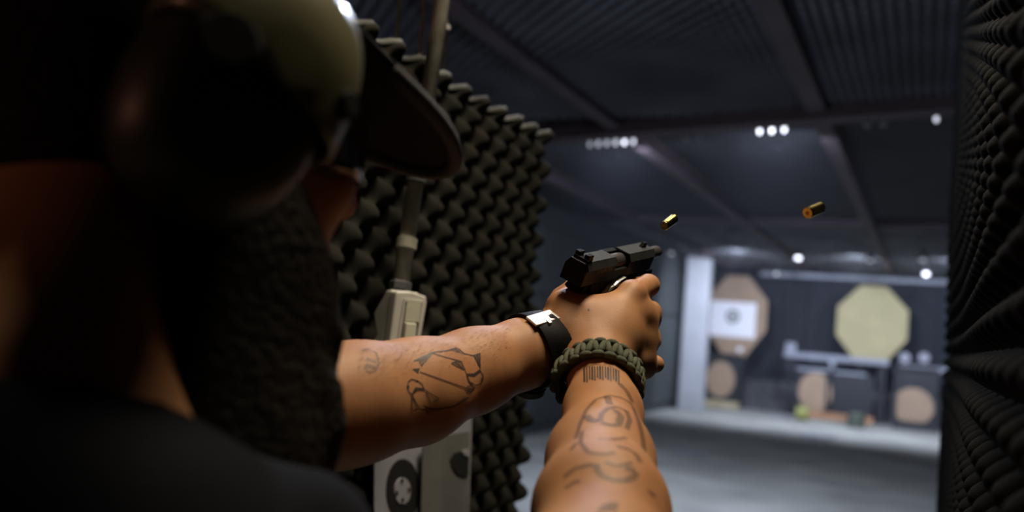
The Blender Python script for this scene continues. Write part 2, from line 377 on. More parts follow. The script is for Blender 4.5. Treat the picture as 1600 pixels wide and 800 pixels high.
divider('foam_divider', 'egg-crate foam divider with shade put into its colour, filling the right edge', XRd, -1, 0.25, 3.15, 2.75, 'foamshade', 8)

# ------------------------------------------------------------------ pipe, rods and switch box at the left divider
XP = -0.70
pb = Vector(onX(625, 450, XP-.022)); pt0 = onX(691, 0, XP-0.03); dirp = (Vector(pt0)-pb).normalized()
pt = pb + dirp*((ZC-pb.z)/dirp.z)
t = thing('pipe', 'grey metal pipe running down to the white switch box', 'pipe', pb)
bm = bmesh.new(); tube(bm, [pb, pt], 0.0125, 20); obj('tube', bm, 'pipe', t, smooth=True)
for k, px in ((0.06, 0), (0.165, 0)):
    c = pb + dirp*k; bm = bmesh.new(); lathe(bm, [(0, 0.0125), (0.001, 0.0158), (0.017, 0.0158), (0.018, 0.0125)], c, dirp, 20); obj('collar', bm, 'pipe' if k < .1 else 'board', t)
bm = bmesh.new(); lathe(bm, [(-0.003, 0.017), (0.008, 0.017), (0.011, 0.0135)], pb, dirp, 6); obj('gland', bm, 'lampbody', t)
for (px, py, X, lab) in ((617, 92, -0.80, 'thin threaded rod hanging left of the grey pipe'), (655, 98, -0.80, 'thin threaded rod hanging close beside the grey pipe'),
                         (694, 112, -0.80, 'thin rod with a bright nut hanging right of the grey pipe')):
    p = Vector(onX(px, py, X)); t = thing('support_rod', lab, 'rod', p, 'support rods')
    q = Vector(onX(px+(8 if px < 680 else 6), 0, X)); dd = (q-p).normalized()
    bm = bmesh.new(); tube(bm, [p, p+dd*((ZC-p.z)/dd.z)], 0.0034, 8); obj('rod', bm, 'rod', t, smooth=True)
    bm = bmesh.new(); lathe(bm, [(0, 0.007), (0.008, 0.007)], p+dd*(0.004 if px < 680 else 0.075), dd, 6); obj('nut', bm, 'silver' if px > 680 else 'rod', t)
# switch box: faces the camera, built in its own frame
sc = Vector(onX(627, 502, XP+0.004)); tocam = (Vector(CAM)-sc); tocam.z = 0; tocam.normalize()
sx = Vector((0, 0, 1)).cross(tocam).normalized()      # to the right of the picture
yawb = 0
rot = Matrix.Rotation(math.radians(yawb), 3, 'Z'); fz = rot @ tocam; fx = rot @ sx
fz = (fz + fx*0.72).normalized(); fx = Vector((0, 0, 1)).cross(fz).normalized(); fu = (Vector((0, 0, 1)) + fx*0.07).normalized()
def SW(a, b, c): return sc + fx*a + fu*b + fz*c
t = thing('switch_box', 'white plastic switch box with a rocker at the lower end of the pipe', 'switch', SW(0, -0.045, 0))
bm = bmesh.new()
prof = [(-0.030, 0.046), (0.022, 0.044), (0.026, 0.038), (0.026, -0.05), (-0.03, -0.05), (-0.03, -0.028), (-0.021, -0.012), (-0.031, 0.016)]
prof = [(-0.028, 0.043), (0.0, 0.045), (0.028, 0.040), (0.0305, 0.030), (0.028, -0.052), (-0.026, -0.052)]
prism(bm, prof, lambda p: SW(p[0], p[1], 0.0), lambda p: SW(p[0]*0.98, p[1]*0.98, 0.016)); obj('front_cover', bm, 'cream', t, bevel=0.003, seg=3)
bm = bmesh.new()
side = [(0.045, 0.0), (0.043, -0.012), (0.008, -0.036), (-0.022, -0.020), (-0.045, -0.034), (-0.052, 0.0)]
prism(bm, side, lambda p: SW(-0.026, p[0], p[1]), lambda p: SW(0.024, p[0], p[1])); obj('back_shell', bm, 'cream', t, bevel=0.003, seg=3)
bm = bmesh.new()
for (x, y, w, h) in ((0.004, 0.0305, 0.030, 0.003), (0.004, -0.036, 0.030, 0.003), (-0.0125, -0.003, 0.003, 0.07), (0.0205, -0.003, 0.003, 0.07)):
    prism(bm, [(x-w/2, y-h/2), (x+w/2, y-h/2), (x+w/2, y+h/2), (x-w/2, y+h/2)], lambda p: SW(*p, 0.014), lambda p: SW(*p, 0.0185))
obj('bezel', bm, 'cream', t)
bm = bmesh.new(); prism(bm, [(-0.011, -0.034), (0.019, -0.034), (0.019, 0.029), (-0.011, 0.029)], lambda p: SW(*p, 0.012), lambda p: SW(*p, 0.0162)); obj('recess', bm, 'greysheet', t)
rk = bmesh.new(); prism(rk, [(0.029, 0.016), (0.029, 0.0185), (0.0, 0.0195), (0.0, 0.016)], lambda p: SW(-0.008, *p), lambda p: SW(0.018, *p)); obj('rocker', rk, 'rocker', t, bevel=0.0008)
rk = bmesh.new(); prism(rk, [(0.0, 0.016), (-0.002, 0.024), (-0.024, 0.026), (-0.026, 0.016)], lambda p: SW(-0.008, *p), lambda p: SW(0.011, *p)); obj('rocker', rk, 'rocker', t, bevel=0.0012)

# target sheets on the divider below the left arm
XS = XLd + 0.012
def sheet(name, pix, m, x, label=None, cat=None, parent=None):
    pts = [onX(a, b, x) for a, b in pix]; bm = bmesh.new()
    prism(bm, [(p[1], p[2]) for p in pts], lambda q: Vector((x-0.002, q[0], q[1])), lambda q: Vector((x, q[0], q[1])))
    return obj(name, bm, m, parent)
tb = onX(665, 800, XS)
t = thing('paper_target', 'white paper target with a black bullseye on the foam divider below the tattooed arm', 'target', (XS, tb[1], tb[2]-0.05))
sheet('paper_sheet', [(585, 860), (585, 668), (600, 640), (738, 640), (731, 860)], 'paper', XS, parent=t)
def ellipse_on(px, py, rx, ry, x, n=28): return [(px+rx*math.cos(2*math.pi*k/n), py+ry*math.sin(2*math.pi*k/n)) for k in range(n)]
sheet('black_ring', ellipse_on(630, 765, 26, 48, 0), 'black', XS+0.0015, parent=t)
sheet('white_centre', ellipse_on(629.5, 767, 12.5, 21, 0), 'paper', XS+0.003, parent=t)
for (a, b) in ((629, 751), (640, 765), (621, 770), (630, 781)): sheet('bullet_hole', ellipse_on(a, b, 1.8, 3, 0, 8), 'black', XS+0.0045, parent=t)
t = thing('paper_target', 'grey sheet with a dark half disc overlapping the white paper target', 'target', (XS+.012, tb[1]+.1, tb[2]-0.05))
sheet('paper_sheet', [(657, 860), (661, 690), (668, 684), (734, 674), (731, 860)], 'greysheet', XS+0.012, parent=t)
sheet('black_disc', [(733-a, b) for a, b in ((0, 708), (12, 705), (24, 709), (29, 718), (26, 730), (18, 741), (8, 745), (1, 743))], 'black', XS+0.014, parent=t)
sheet('white_patch', [(722, 705), (733, 702), (733, 713), (727, 712)], 'paper', XS+0.0155, parent=t)

# ------------------------------------------------------------------ far targets
YT = 20.5
def plate_poly(name, pix, Y, m, parent, th=0.02):
    pts = [onY(a, b, Y) for a, b in pix]; bm = bmesh.new()
    prism(bm, [(p[0], p[2]) for p in pts], lambda q: Vector((q[0], Y, q[1])), lambda q: Vector((q[0], Y+th, q[1])))
    return obj(name, bm, m, parent)
def octagon(cx, cz, a, b): return [(cx-a*.36, cz+b), (cx+a*.36, cz+b), (cx+a, cz+b*.42), (cx+a, cz-b*.30), (cx+a*.36, cz-b), (cx-a*.36, cz-b), (cx-a, cz-b*.30), (cx-a, cz+b*.42)]
def xz_plate(name, poly, Y, m, parent, th=0.015):
    bm = bmesh.new(); prism(bm, poly, lambda q: Vector((q[0], Y, q[1])), lambda q: Vector((q[0], Y+th, q[1]))); return obj(name, bm, m, parent)
def xzbox(name, x0, x1, z0, z1, Y, m, parent, d=0.05, bevel=0.0): return obj(name, newbox(((x0+x1)/2, Y+d/2, (z0+z1)/2), (x1-x0, d, z1-z0)), m, parent, bevel=bevel)
def W3(px, py): p = onY(px, py, YT); return p[0], p[2]
PXM = YT/F                                     # metres per pixel at the targets, nearly
# left octagon
cx, cz = W3(1150, 494); t = thing('octagon_target', 'pinkish cardboard octagon target with a white bullseye paper', 'target', (cx, YT, 0))
xz_plate('cardboard', octagon(cx, cz, 46*PXM, 62*PXM), YT, 'card', t)
for s in (-1, 1): xzbox('post', cx+s*0.22-.03, cx+s*0.22+.03, 0.0, cz+.2, YT+0.02, 'darkmetal', t)
cx2, cz2 = W3(1145, 499); pw, ph = 34.5*PXM, 27*PXM
xz_plate('paper_sheet', [(cx2-pw, cz2-ph), (cx2+pw, cz2-ph), (cx2+pw, cz2+ph), (cx2-pw, cz2+ph)], YT-0.006, 'paperfar', t, 0.004)
def disc(name, c, r, Y, m, t, n=28): xz_plate(name, [(c[0]+r*math.cos(2*math.pi*k/n), c[1]+r*math.sin(2*math.pi*k/n)) for k in range(n)], Y, m, t, 0.003)
c3 = W3(1145, 494.5)
for r, m_, dy in ((10.5, 'greyprint', .009), (6.2, 'paperfar', .012), (3.4, 'greyprint', .015)): disc('ring_print', c3, r*PXM, YT-dy, m_, t)
disc('patch', W3(1156, 546), 4*PXM, YT-.006, 'paperfar', t)
# left low target in its black box
def low_target(label, cpx, rx, ry, bxpx, base_px, basemat, rim):
    c = W3(*cpx); t = thing('low_target', label, 'target', (c[0], YT-0.25, 0), 'low targets')
    n = 12
    xz_plate('round_card', [(c[0]+rx*PXM*math.cos(2*math.pi*(k+.5)/n), c[1]+ry*PXM*math.sin(2*math.pi*(k+.5)/n)) for k in range(n)], YT-0.30, 'card', t)
    x0 = W3(bxpx[0], 600)[0]; x1 = W3(bxpx[1], 600)[0]; z1 = W3((bxpx[0]+bxpx[1])/2, bxpx[2])[1]
    xzbox('back_board', x0, x1, 0.02, z1, YT-0.27, 'darkmetal', t, 0.04)
    for xx in (x0, x1-0.06): xzbox('frame_post', xx, xx+0.06, 0.0, z1+.02, YT-0.34, 'darkmetal', t, 0.07)
    xzbox('frame_rail', x0, x1, z1, z1+0.06, YT-0.34, rim, t, 0.07)
    b0 = W3(*base_px[0]); b1 = W3(*base_px[1])
    xzbox('base_plank', b0[0], b1[0], 0.0, 0.15, YT-0.55, basemat, t, 0.16, bevel=0.01)
    return t
low_target('tan round card in a black frame under the pinkish octagon', (1130, 592), 22, 28, (1102, 1162, 556), ((1094, 632), (1160, 640)), 'wood', 'darkmetal')
low_target('tan round card in a black frame beside the yellow roll', (1276, 612), 24, 29, (1246, 1298, 580), ((1256, 640), (1366, 656)), 'woodr', 'steel')
low_target('tan round card on a black base at the foam edge, right of the yellow octagon', (1427, 634), 27, 26, (1398, 1466, 578), ((1396, 668), (1466, 674)), 'darkmetal', 'darkmetal')
# yellow octagon
cx, cz = W3(1362, 508); t = thing('octagon_target', 'plain yellow-tan octagon target above the white rail', 'target', (cx, YT, 0))
xz_plate('cardboard', octagon(cx, cz, 48*PXM, 57*PXM), YT, 'cardy', t)
for s in (-1, 1): xzbox('post', cx+s*0.2-.03, cx+s*0.2+.03, 0.0, cz, YT+0.02, 'darkmetal', t)
# rail with brackets
a = W3(1226, 551); b = W3(1389, 569); YR = YT-0.1
t = thing('rail_stand', 'pale horizontal rail on thin posts in front of the yellow octagon', 'stand', ((a[0]+b[0])/2, YR, 0))
xzbox('rail', a[0], b[0], (a[1]+b[1])/2-.06, (a[1]+b[1])/2+.06, YR, 'steel', t, 0.05, 0.006)
for px in (1236, 1297, 1382):
    x = W3(px, 560)[0]; xzbox('post', x-.03, x+.03, 0, (a[1]+b[1])/2-.06, YR+.01, 'darkmetal', t, 0.03)
x = W3(1237, 545)[0]; xzbox('bracket', x-.12, x+.10, (a[1]+b[1])/2+.06, (a[1]+b[1])/2+.26, YR, 'steel', t, 0.05, 0.01)
x = W3(1301, 570)[0]; xzbox('bracket', x-.05, x+.05, (a[1]+b[1])/2-.22, (a[1]+b[1])/2-.06, YR-.01, 'steel', t, 0.04)
# dark screen with a pale top behind the rail
x0, x1 = W3(1300, 600)[0], W3(1366, 600)[0]
t = thing('dark_screen', 'low dark screen with a pale edge below the white rail', 'screen', ((x0+x1)/2, YT-.2, 0))
zt = W3(1335, 586)[1]; xzbox('panel', x0, x1, 0.0, zt, YT-.2, 'darkmetal', t, .03); xzbox('top_edge', x0+.05, x1-.15, zt, zt+.05, YT-.2, 'steel', t, .03)
# small rail with two white knobs at right
a = W3(1405, 573)
t = thing('plate_rack', 'pale rail with two white round plates beside the dark divider', 'rack', (a[0]+.5, YR, 0))
xzbox('rail', a[0], a[0]+1.0, a[1]-.05, a[1]+.05, YR, 'steel', t, .05)
for px in (1414, 1444): disc('round_plate', W3(px, 559), 7.0*PXM, YR, 'paper', t)
for xx in (a[0]+.05, a[0]+.9): xzbox('post', xx-.03, xx+.03, 0, a[1]-.05, YR, 'darkmetal', t, .03)
# clutter on the floor
def can(name, label, px, py, r, h, m, axis=(0, 0, 1)):
    p = onZ(px, py, 0.0); bm = bmesh.new()
    if axis[2]: lathe(bm, [(0, r*.92), (.02, r), (h*.9, r), (h, r*.9), (h+.005, r*.6)], p, axis, 20)
    else: lathe(bm, [(0, r*.5), (.0, r), (h, r), (h, r*.5)], p+np.array([-h/2, 0, r]), axis, 20)
    return tag(obj(name, bm, m), label, name.split('_')[-1])
can('tape_roll', 'yellow-green roll lying at the left end of the reddish plank', 1253, 657, 0.14, 0.22, 'yellow', (1, 0, 0))
can('metal_can', 'dull green can on the floor in front of the reddish plank', 1337, 668, 0.17, 0.28, 'greencan')
for i, (px, py, w, l, lab) in enumerate(((1078, 711, .36, .30, 'white paper scrap on the floor nearest the bracelet arm'), (1276, 682, .52, .5, 'white paper scrap on the floor below the reddish plank'),
                                 (1220, 653, .36, .6, 'pale paper scrap on the floor between the two low targets'))):
    p = onZ(px, py, 0.0); n = 8; g = np.random.default_rng(i)
    a_, b_ = np.meshgrid(np.linspace(-w/2, w/2, n), np.linspace(-l/2, l/2, n), indexing='ij')
    P = np.stack([p[0]+a_, p[1]+b_+.3*a_, 0.006+np.abs(g.normal(0, .010, a_.shape))+0.05*(np.abs(a_)/w)**2], -1)
    tag(link('paper_scrap', grid_mesh('paper_scrap', P), 'paper'), lab, 'paper', 'paper scraps on the floor')

# ------------------------------------------------------------------ signed distance field modelling of the body
class Field:
    def __init__(s, ax):
        s.ax = [np.asarray(a, dtype=np.float32) for a in ax]; s.v = np.full([len(a) for a in ax], 1.0, dtype=np.float32)
    def sub(s, lo, hi):
        sl = tuple(slice(max(0, np.searchsorted(a, l)-1), np.searchsorted(a, h)+1) for a, l, h in zip(s.ax, lo, hi))
        if any(x.stop <= x.start for x in sl): return None, None
        X = s.ax[0][sl[0]][:, None, None]; Y = s.ax[1][sl[1]][None, :, None]; Z = s.ax[2][sl[2]][None, None, :]
        return sl, (X, Y, Z)
    def merge(s, sl, d, k, cut=False):
        v = s.v[sl]
        if cut: v, d = -v, d
        if k <= 0: r = np.minimum(v, d)
        else:
            h = np.maximum(k-np.abs(v-d), 0)/k; r = np.minimum(v, d)-h*h*k*0.25
        s.v[sl] = -r if cut else r
    def cap(s, a, b, ra, rb, k=0.006, flat=None, cut=False):
        a = np.array(a, dtype=np.float32); b = np.array(b, dtype=np.float32); m = max(ra, rb)+k+0.012
        sl, g = s.sub(np.minimum(a, b)-m, np.maximum(a, b)+m)
        if sl is None: return
        ab = b-a; L = float(ab@ab)+1e-12
        px, py, pz = g[0]-a[0], g[1]-a[1], g[2]-a[2]
        t = np.clip((px*ab[0]+py*ab[1]+pz*ab[2])/L, 0, 1)
        qx, qy, qz = px-t*ab[0], py-t*ab[1], pz-t*ab[2]
        d2 = qx*qx+qy*qy+qz*qz; sc = 1.0
        if flat is not None:
            n, f = np.array(flat[0], dtype=np.float32), flat[1]; n = n/np.linalg.norm(n); c = qx*n[0]+qy*n[1]+qz*n[2]
            d2 = d2 + c*c*(1/(f*f)-1); sc = 1.0
        s.merge(sl, (np.sqrt(d2)-(ra+(rb-ra)*t))*sc, k, cut)
    def ell(s, c, r, k=0.01, R=None, cut=False):
        c = np.array(c, dtype=np.float32); m = max(r)+k+0.012
        sl, g = s.sub(c-m, c+m)
        if sl is None: return
        px, py, pz = g[0]-c[0], g[1]-c[1], g[2]-c[2]
        if R is None: R = np.eye(3)
        q = [(px*R[0][i]+py*R[1][i]+pz*R[2][i])/r[i] for i in range(3)]
        s.merge(sl, (np.sqrt(q[0]**2+q[1]**2+q[2]**2)-1)*min(r), k, cut)
    def mesh(s, name):
        v = s.v; ins = v < 0
        c = [ins[i:ins.shape[0]-1+i, j:ins.shape[1]-1+j, k:ins.shape[2]-1+k] for i in (0, 1) for j in (0, 1) for k in (0, 1)]
        allin = c[0].copy(); anyin = c[0].copy()
        for q in c[1:]: allin &= q; anyin |= q
        act = np.argwhere(anyin & ~allin); n = len(act)
        ids = np.full([x-1 for x in v.shape], -1, dtype=np.int32); ids[act[:, 0], act[:, 1], act[:, 2]] = np.arange(n)
        acc = np.zeros((n, 3)); cnt = np.zeros(n)
        for axis in range(3):
            o1, o2 = [x for x in range(3) if x != axis]
            for p in (0, 1):
                for q in (0, 1):
                    i0 = act.copy(); i0[:, o1] += p; i0[:, o2] += q; i1 = i0.copy(); i1[:, axis] += 1
                    v0 = v[i0[:, 0], i0[:, 1], i0[:, 2]].astype(float); v1 = v[i1[:, 0], i1[:, 1], i1[:, 2]].astype(float)
                    cr = (v0 < 0) != (v1 < 0); t = np.where(cr, v0/np.where(cr, v0-v1, 1), 0)
                    P = np.stack([s.ax[a][i0[:, a]] for a in range(3)], -1).astype(float)
                    P[:, axis] += t*(s.ax[axis][i1[:, axis]]-s.ax[axis][i0[:, axis]])
                    acc += np.where(cr[:, None], P, 0); cnt += cr
        V = acc/cnt[:, None]; Q = []
        for axis in range(3):
            o1, o2 = [(1, 2), (2, 0), (0, 1)][axis]
            sl0 = [slice(None)]*3; sl1 = [slice(None)]*3; sl0[axis] = slice(0, -1); sl1[axis] = slice(1, None)
            a_, b_ = ins[tuple(sl0)], ins[tuple(sl1)]
            e = np.argwhere(a_ != b_)
            e = e[(e[:, o1] > 0) & (e[:, o2] > 0) & (e[:, o1] < v.shape[o1]-1) & (e[:, o2] < v.shape[o2]-1)]
            quad = []
            for p, q in ((-1, -1), (0, -1), (0, 0), (-1, 0)):
                j = e.copy(); j[:, o1] += p; j[:, o2] += q; quad.append(ids[j[:, 0], j[:, 1], j[:, 2]])
            quad = np.stack(quad, -1); fl_ = ~a_[e[:, 0], e[:, 1], e[:, 2]]
            quad[fl_] = quad[fl_][:, ::-1]; Q.append(quad)
        Q = np.concatenate(Q); Q = Q[(Q >= 0).all(1)]
        # light Laplacian smoothing
        for lam in (0.5, 0.5):
            A_ = np.zeros_like(V); n_ = np.zeros(len(V))
            for i in range(4):
                for j in ((i+1) % 4, (i-1) % 4):
                    np.add.at(A_, Q[:, i], V[Q[:, j]]); np.add.at(n_, Q[:, i], 1)
            V = V+lam*(A_/np.maximum(n_, 1)[:, None]-V)
        return mesh_np(name, V, Q)
def axis_steps(lo, hi, zones, coarse):
    x = [lo]
    while x[-1] < hi:
        st = coarse
        for a, b, s_ in zones:
            if a <= x[-1] < b: st = min(st, s_)
        x.append(x[-1]+st)
    return np.array(x)

# head frame
PSI = math.radians(16); hr = np.array([math.cos(PSI), -math.sin(PSI), 0]); hf = np.array([math.sin(PSI), math.cos(PSI), 0]); hu = np.array([0, 0, 1.0])
muffc = PX(378, 168, 0.435)
Hc = muffc - 0.098*hr + 0.020*hf
def HD(r, f, u): return Hc + hr*r + hf*f + hu*u
HR = np.stack([hr, hf, hu], 1)

# arms
RSh = np.array([-0.205, 0.255, 1.262]); LSh = np.array([-0.560, 0.385, 1.330])
R_el = PX(938, 905, 0.560); R_m1 = PX(939, 800, 0.625); R_m2 = PX(938, 720, 0.71); R_m3 = PX(942, 645, 0.795); R_w = PX(938, 590, 0.855)
L_el = PX(500, 640, 0.73); L_m1 = PX(560, 628, 0.755); L_m2 = PX(650, 611, 0.80); L_m3 = PX(740, 579, 0.85); L_w0 = PX(815, 553, 0.885); L_w = PX(845, 545, 0.90)
nR = np.cross(R_w-R_m1, np.array([1, 0, 0.25])); nR /= np.linalg.norm(nR)

zx = [(-0.375, -0.215, 0.0014), (-0.53, -0.15, 0.003)]; zy = [(0.79, 1.03, 0.0014), (0.55, 0.79, 0.003)]; zz = [(1.375, 1.525, 0.0014), (1.27, 1.375, 0.003)]
B = Field([axis_steps(-0.74, -0.06, zx, 0.0065), axis_steps(0.12, 1.06, zy, 0.0065), axis_steps(1.05, 1.70, zz, 0.0065)])
# --- torso, neck, head
B.cap(RSh, LSh, .062, .062, .03); B.cap((-0.385, .31, 1.28), (-0.385, .30, 1.10), .115, .11, .05)
B.cap(HD(0, -.03, -.05), (-0.392, 0.285, 1.36), .060, .072, .03)
B.cap((-0.392, 0.285, 1.36), (-0.385, .30, 1.27), .075, .09, .05)
B.ell(HD(0, -.012, .035), (.074, .096, .092), .01, HR); B.ell(HD(0, .045, -.035), (.060, .055, .078), .03, HR)
B.cap(HD(-.04, .03, -.085), HD(0, .085, -.095), .022, .02, .02); B.cap(HD(.04, .03, -.085), HD(0, .085, -.095), .022, .02, .02)
B.cap(HD(0, .096, .02), HD(0, .118, -.022), .008, .013, .012)                      # nose
B.cap(HD(-.035, .082, .035), HD(.035, .082, .035), .012, .012, .012)                # brow
for s in (-1, 1):
    B.ell(HD(s*.031, .098, .012), (.016, .014, .010), .010, HR, cut=True)           # eye sockets
    B.ell(HD(s*.045, .072, -.02), (.018, .018, .018), .02, HR)                      # cheekbones
    B.ell(HD(s*.076, -.005, 0), (.010, .018, .030), .01, HR)                        # ears under the muffs
B.cap(HD(-.018, .095, -.058), HD(.018, .095, -.058), .006, .006, .008); B.cap(HD(-.015, .094, -.068), HD(.015, .094, -.068), .007, .007, .006)
# --- arms
B.cap(RSh, R_el, .055, .046, .02); B.cap(LSh, L_el, .055, .047, .02)
B.cap(R_el, R_m1, .044, .0445, .02); B.cap(R_m1, R_m2, .0445, .0395, .02); B.cap(R_m2, R_m3, .0395, .0315, .02); B.cap(R_m3, R_w, .0315, .0285, .02)
B.cap(L_el, L_m1, .046, .0475, .02); B.cap(L_m1, L_m2, .0475, .0440, .02); B.cap(L_m2, L_m3, .0440, .0370, .02); B.cap(L_m3, L_w0, .0370, .0325, .02); B.cap(L_w0, L_w, .0325, .030, .015)
B.cap(PX(770, 575, .835), PX(830, 560, .868), .004, .005, .012)                     # tendon at the left wrist
# --- right hand
def cap(a, b, ra, rb, k=.006): B.cap(PX(*a), PX(*b), ra, rb, k)
wr_ = (930, 575, .868)
mcp = dict(i=(987, 459, .925), m=(996, 490, .925), r=(992, 528, .918), p=(980, 562, .905))
cap((938, 592, .855), wr_, .030, .027, .015)
for f, r0, r1 in (('i', .021, .0135), ('m', .021, .0140), ('r', .021, .0135), ('p', .020, .0130)): cap(wr_, mcp[f], r0, r1, .012)
cap((915, 500, .900), (955, 500, .905), .020, .019, .02); cap((908, 489, .903), (970, 481, .916), .015, .0135, .014)
cap((925, 535, .885), (970, 525, .900), .018, .017, .02)
cap((905, 560, .880), (884, 520, .898), .021, .020, .015); cap((884, 520, .898), (880, 480, .912), .020, .0165, .014)      # thumb base
cap((880, 480, .912), (900, 452, .945), .0145, .0115, .008); cap((900, 452, .945), (940, 432, .985), .0115, .010, .006); cap((940, 432, .985), (968, 424, 1.01), .010, .008, .004)
cap((884, 484, .912), (925, 489, .913), .014, .013, .012)                                                                  # web
# fingers: proximal, middle, distal
cap(mcp['i'], (1013, 446, .960), .0125, .0118, .005); cap((1013, 446, .960), (1010, 447, .988), .0115, .0105, .004); cap((1010, 447, .988), (984, 445, 1.0), .0105, .009, .004)
cap(mcp['m'], (1015, 488, .952), .0135, .0122, .008); cap((1015, 488, .952), (1000, 488, .985), .0120, .011, .004); cap((1000, 488, .985), (970, 492, .985), .011, .009, .004)
cap(mcp['r'], (1012, 531, .945), .0130, .0118, .008); cap((1012, 531, .945), (998, 530, .978), .0115, .0105, .004); cap((998, 530, .978), (968, 530, .978), .0105, .009, .004)
cap(mcp['p'], (999, 569, .928), .0125, .0108, .008); cap((999, 569, .928), (988, 566, .958), .0105, .0095, .004); cap((988, 566, .958), (962, 562, .960), .0095, .008, .004)
B.ell(PX(989, 457, .918), (.007, .007, .006), .014); B.ell(PX(999, 490, .918), (.007, .007, .006), .014)   # knuckles
cap((1000, 508, .930), (1000, 552, .922), .0125, .0115, .010); cap((1012, 492, .955), (1009, 531, .950), .0105, .0100, .006); cap((1009, 531, .950), (998, 566, .935), .0100, .0095, .006)
cap((1000, 500, .933), (997, 556, .925), .0160, .0150, .016); cap(mcp['p'], (1008, 574, .932), .0130, .0115, .010)
cap((1008, 500, .943), (1017, 500, .956), .0115, .0105, .006); cap((1004, 540, .936), (1012, 541, .948), .0110, .0100, .006)
# --- left hand wrapped round from the far side
cap((845, 545, .900), (872, 528, .925), .029, .026, .015)
lm = dict(i=(905, 480, .985), m=(915, 505, .990), r=(915, 532, .985), p=(908, 560, .975))
for f in 'imrp': cap((865, 530, .918), lm[f], .020, .0125, .010)
cap((868, 520, .920), (880, 470, .950), .018, .014, .012); cap((880, 470, .950), (925, 440, .995), .013, .010, .006); cap((925, 440, .995), (965, 425, 1.03), .010, .008, .004)   # left thumb forward
for f, mid, tip in (('i', (985, 470, 1.03), (1012, 500, .985)), ('m', (990, 505, 1.03), (1019, 522, .966)), ('r', (985, 532, 1.02), (1021, 533, .966)), ('p', (978, 562, 1.01), (1024, 569, .950))):
    cap(lm[f], mid, .0115, .0105, .004); cap(mid, tip, .0105, .0088 if f != 'p' else .0095, .003)
# --- navels of detail: tendons on the back of the right hand
for f in 'imr':
    a, b = PX(*wr_), PX(*mcp[f]); n_ = (CAM-b)/np.linalg.norm(CAM-b)
    B.cap(a*.35+b*.65+n_*.0118, b+n_*.0100, .0030, .0030, .008)
body_me = B.mesh('person')
person = link('person', body_me, 'skin', None, smooth=True)
tag(person, 'person in cap and ear muffs seen from behind, tattooed arms stretched out aiming a pistol', 'person')
bvh = BVHTree.FromPolygons([v.co[:] for v in body_me.vertices], [p.vertices[:] for p in body_me.polygons])

# shirt
D = Field([axis_steps(-0.72, -0.06, [], 0.008), axis_steps(0.08, 0.62, [], 0.008), axis_steps(0.86, 1.48, [], 0.008)])
D.cap(RSh, LSh, .071, .071, .03); D.cap((-0.385, .30, 1.26), (-0.385, .29, 1.02), .125, .125, .05); D.cap((-.30, .28, 1.25), (-.30, .28, .95), .085, .09, .05); D.cap((-.47, .33, 1.25), (-.47, .32, .95), .085, .09, .05)
D.cap((-0.392, 0.285, 1.35), (-0.388, .295, 1.30), .086, .10, .05)
D.cap(RSh, RSh*.5+R_el*.5, .064, .057, .03); D.cap(PX(250, 850, .40), PX(470, 852, .42), .040, .036, .03); D.cap(PX(-40, 690, .36), PX(240, 800, .37), .034, .034, .04); D.cap(LSh, LSh*.4+L_el*.6, .066, .060, .03)
D.cap((-0.392, 0.288, 1.40), (-0.389, .290, 1.33), .080, .066, .01, cut=True)
g = np.random.default_rng(5)
for _ in range(16):
    a = np.array([g.uniform(-.5, -.2), g.uniform(.16, .42), g.uniform(1.0, 1.36)]); b = a+g.normal(0, .05, 3)
    D.cap(a, b, .012, .006, .02)
sh = link('shirt', D.mesh('shirt'), 'shirt', person, smooth=True); sh['label'] = 'dark navy t-shirt'
# trousers and shoes (below the frame)
T = Field([axis_steps(-0.70, -0.08, [], 0.014), axis_steps(-0.12, 0.62, [], 0.014), axis_steps(0.02, 1.06, [], 0.014)])
T.cap((-.48, .31, .97), (-.30, .27, .97), .12, .12, .03)
T.cap((-.48, .32, .92), (-.50, .40, .50), .092, .066, .03); T.cap((-.50, .40, .50), (-.50, .38, .09), .066, .052, .02)
T.cap((-.30, .26, .92), (-.27, .20, .50), .092, .066, .03); T.cap((-.27, .20, .50), (-.26, .10, .09), .066, .052, .02)
link('trousers', T.mesh('trousers'), 'jeans', person, smooth=True)
for (x, y) in ((-.50, .38), (-.26, .10)):
    Fs = Field([axis_steps(x-.09, x+.09, [], .008), axis_steps(y-.12, y+.28, [], .008), axis_steps(-.03, .16, [], .008)])
    Fs.cap((x, y-.03, .05), (x+.01, y+.16, .035), .045, .04, .02); Fs.cap((x, y-.01, .06), (x, y, .12), .045, .045, .02); Fs.cap((x-.3, y, -.3), (x+.3, y, -.3), .3, .3, 0, cut=True)
    link('shoe', Fs.mesh('shoe'), 'shoe', person, smooth=True)
# hair on the back of the head
Hf = Field([axis_steps(Hc[0]-.12, Hc[0]+.12, [], .005), axis_steps(Hc[1]-.15, Hc[1]+.13, [], .005), axis_steps(Hc[2]-.12, Hc[2]+.15, [], .005)])
Hf.ell(HD(0, -.016, .036), (.079, .100, .096), .01, HR); Hf.cap(HD(0, -.05, .03), HD(0, -.045, -.005), .058, .052, .02)
Hf.ell(HD(0, .11, -.04), (.14, .10, .12), .01, HR, cut=True); Hf.ell(HD(0, -.02, -.16), (.12, .12, .085), .015, HR, cut=True)
ho = link('hair', Hf.mesh('hair'), 'hair', person, smooth=True); ho['label'] = 'short dark hair at the nape'
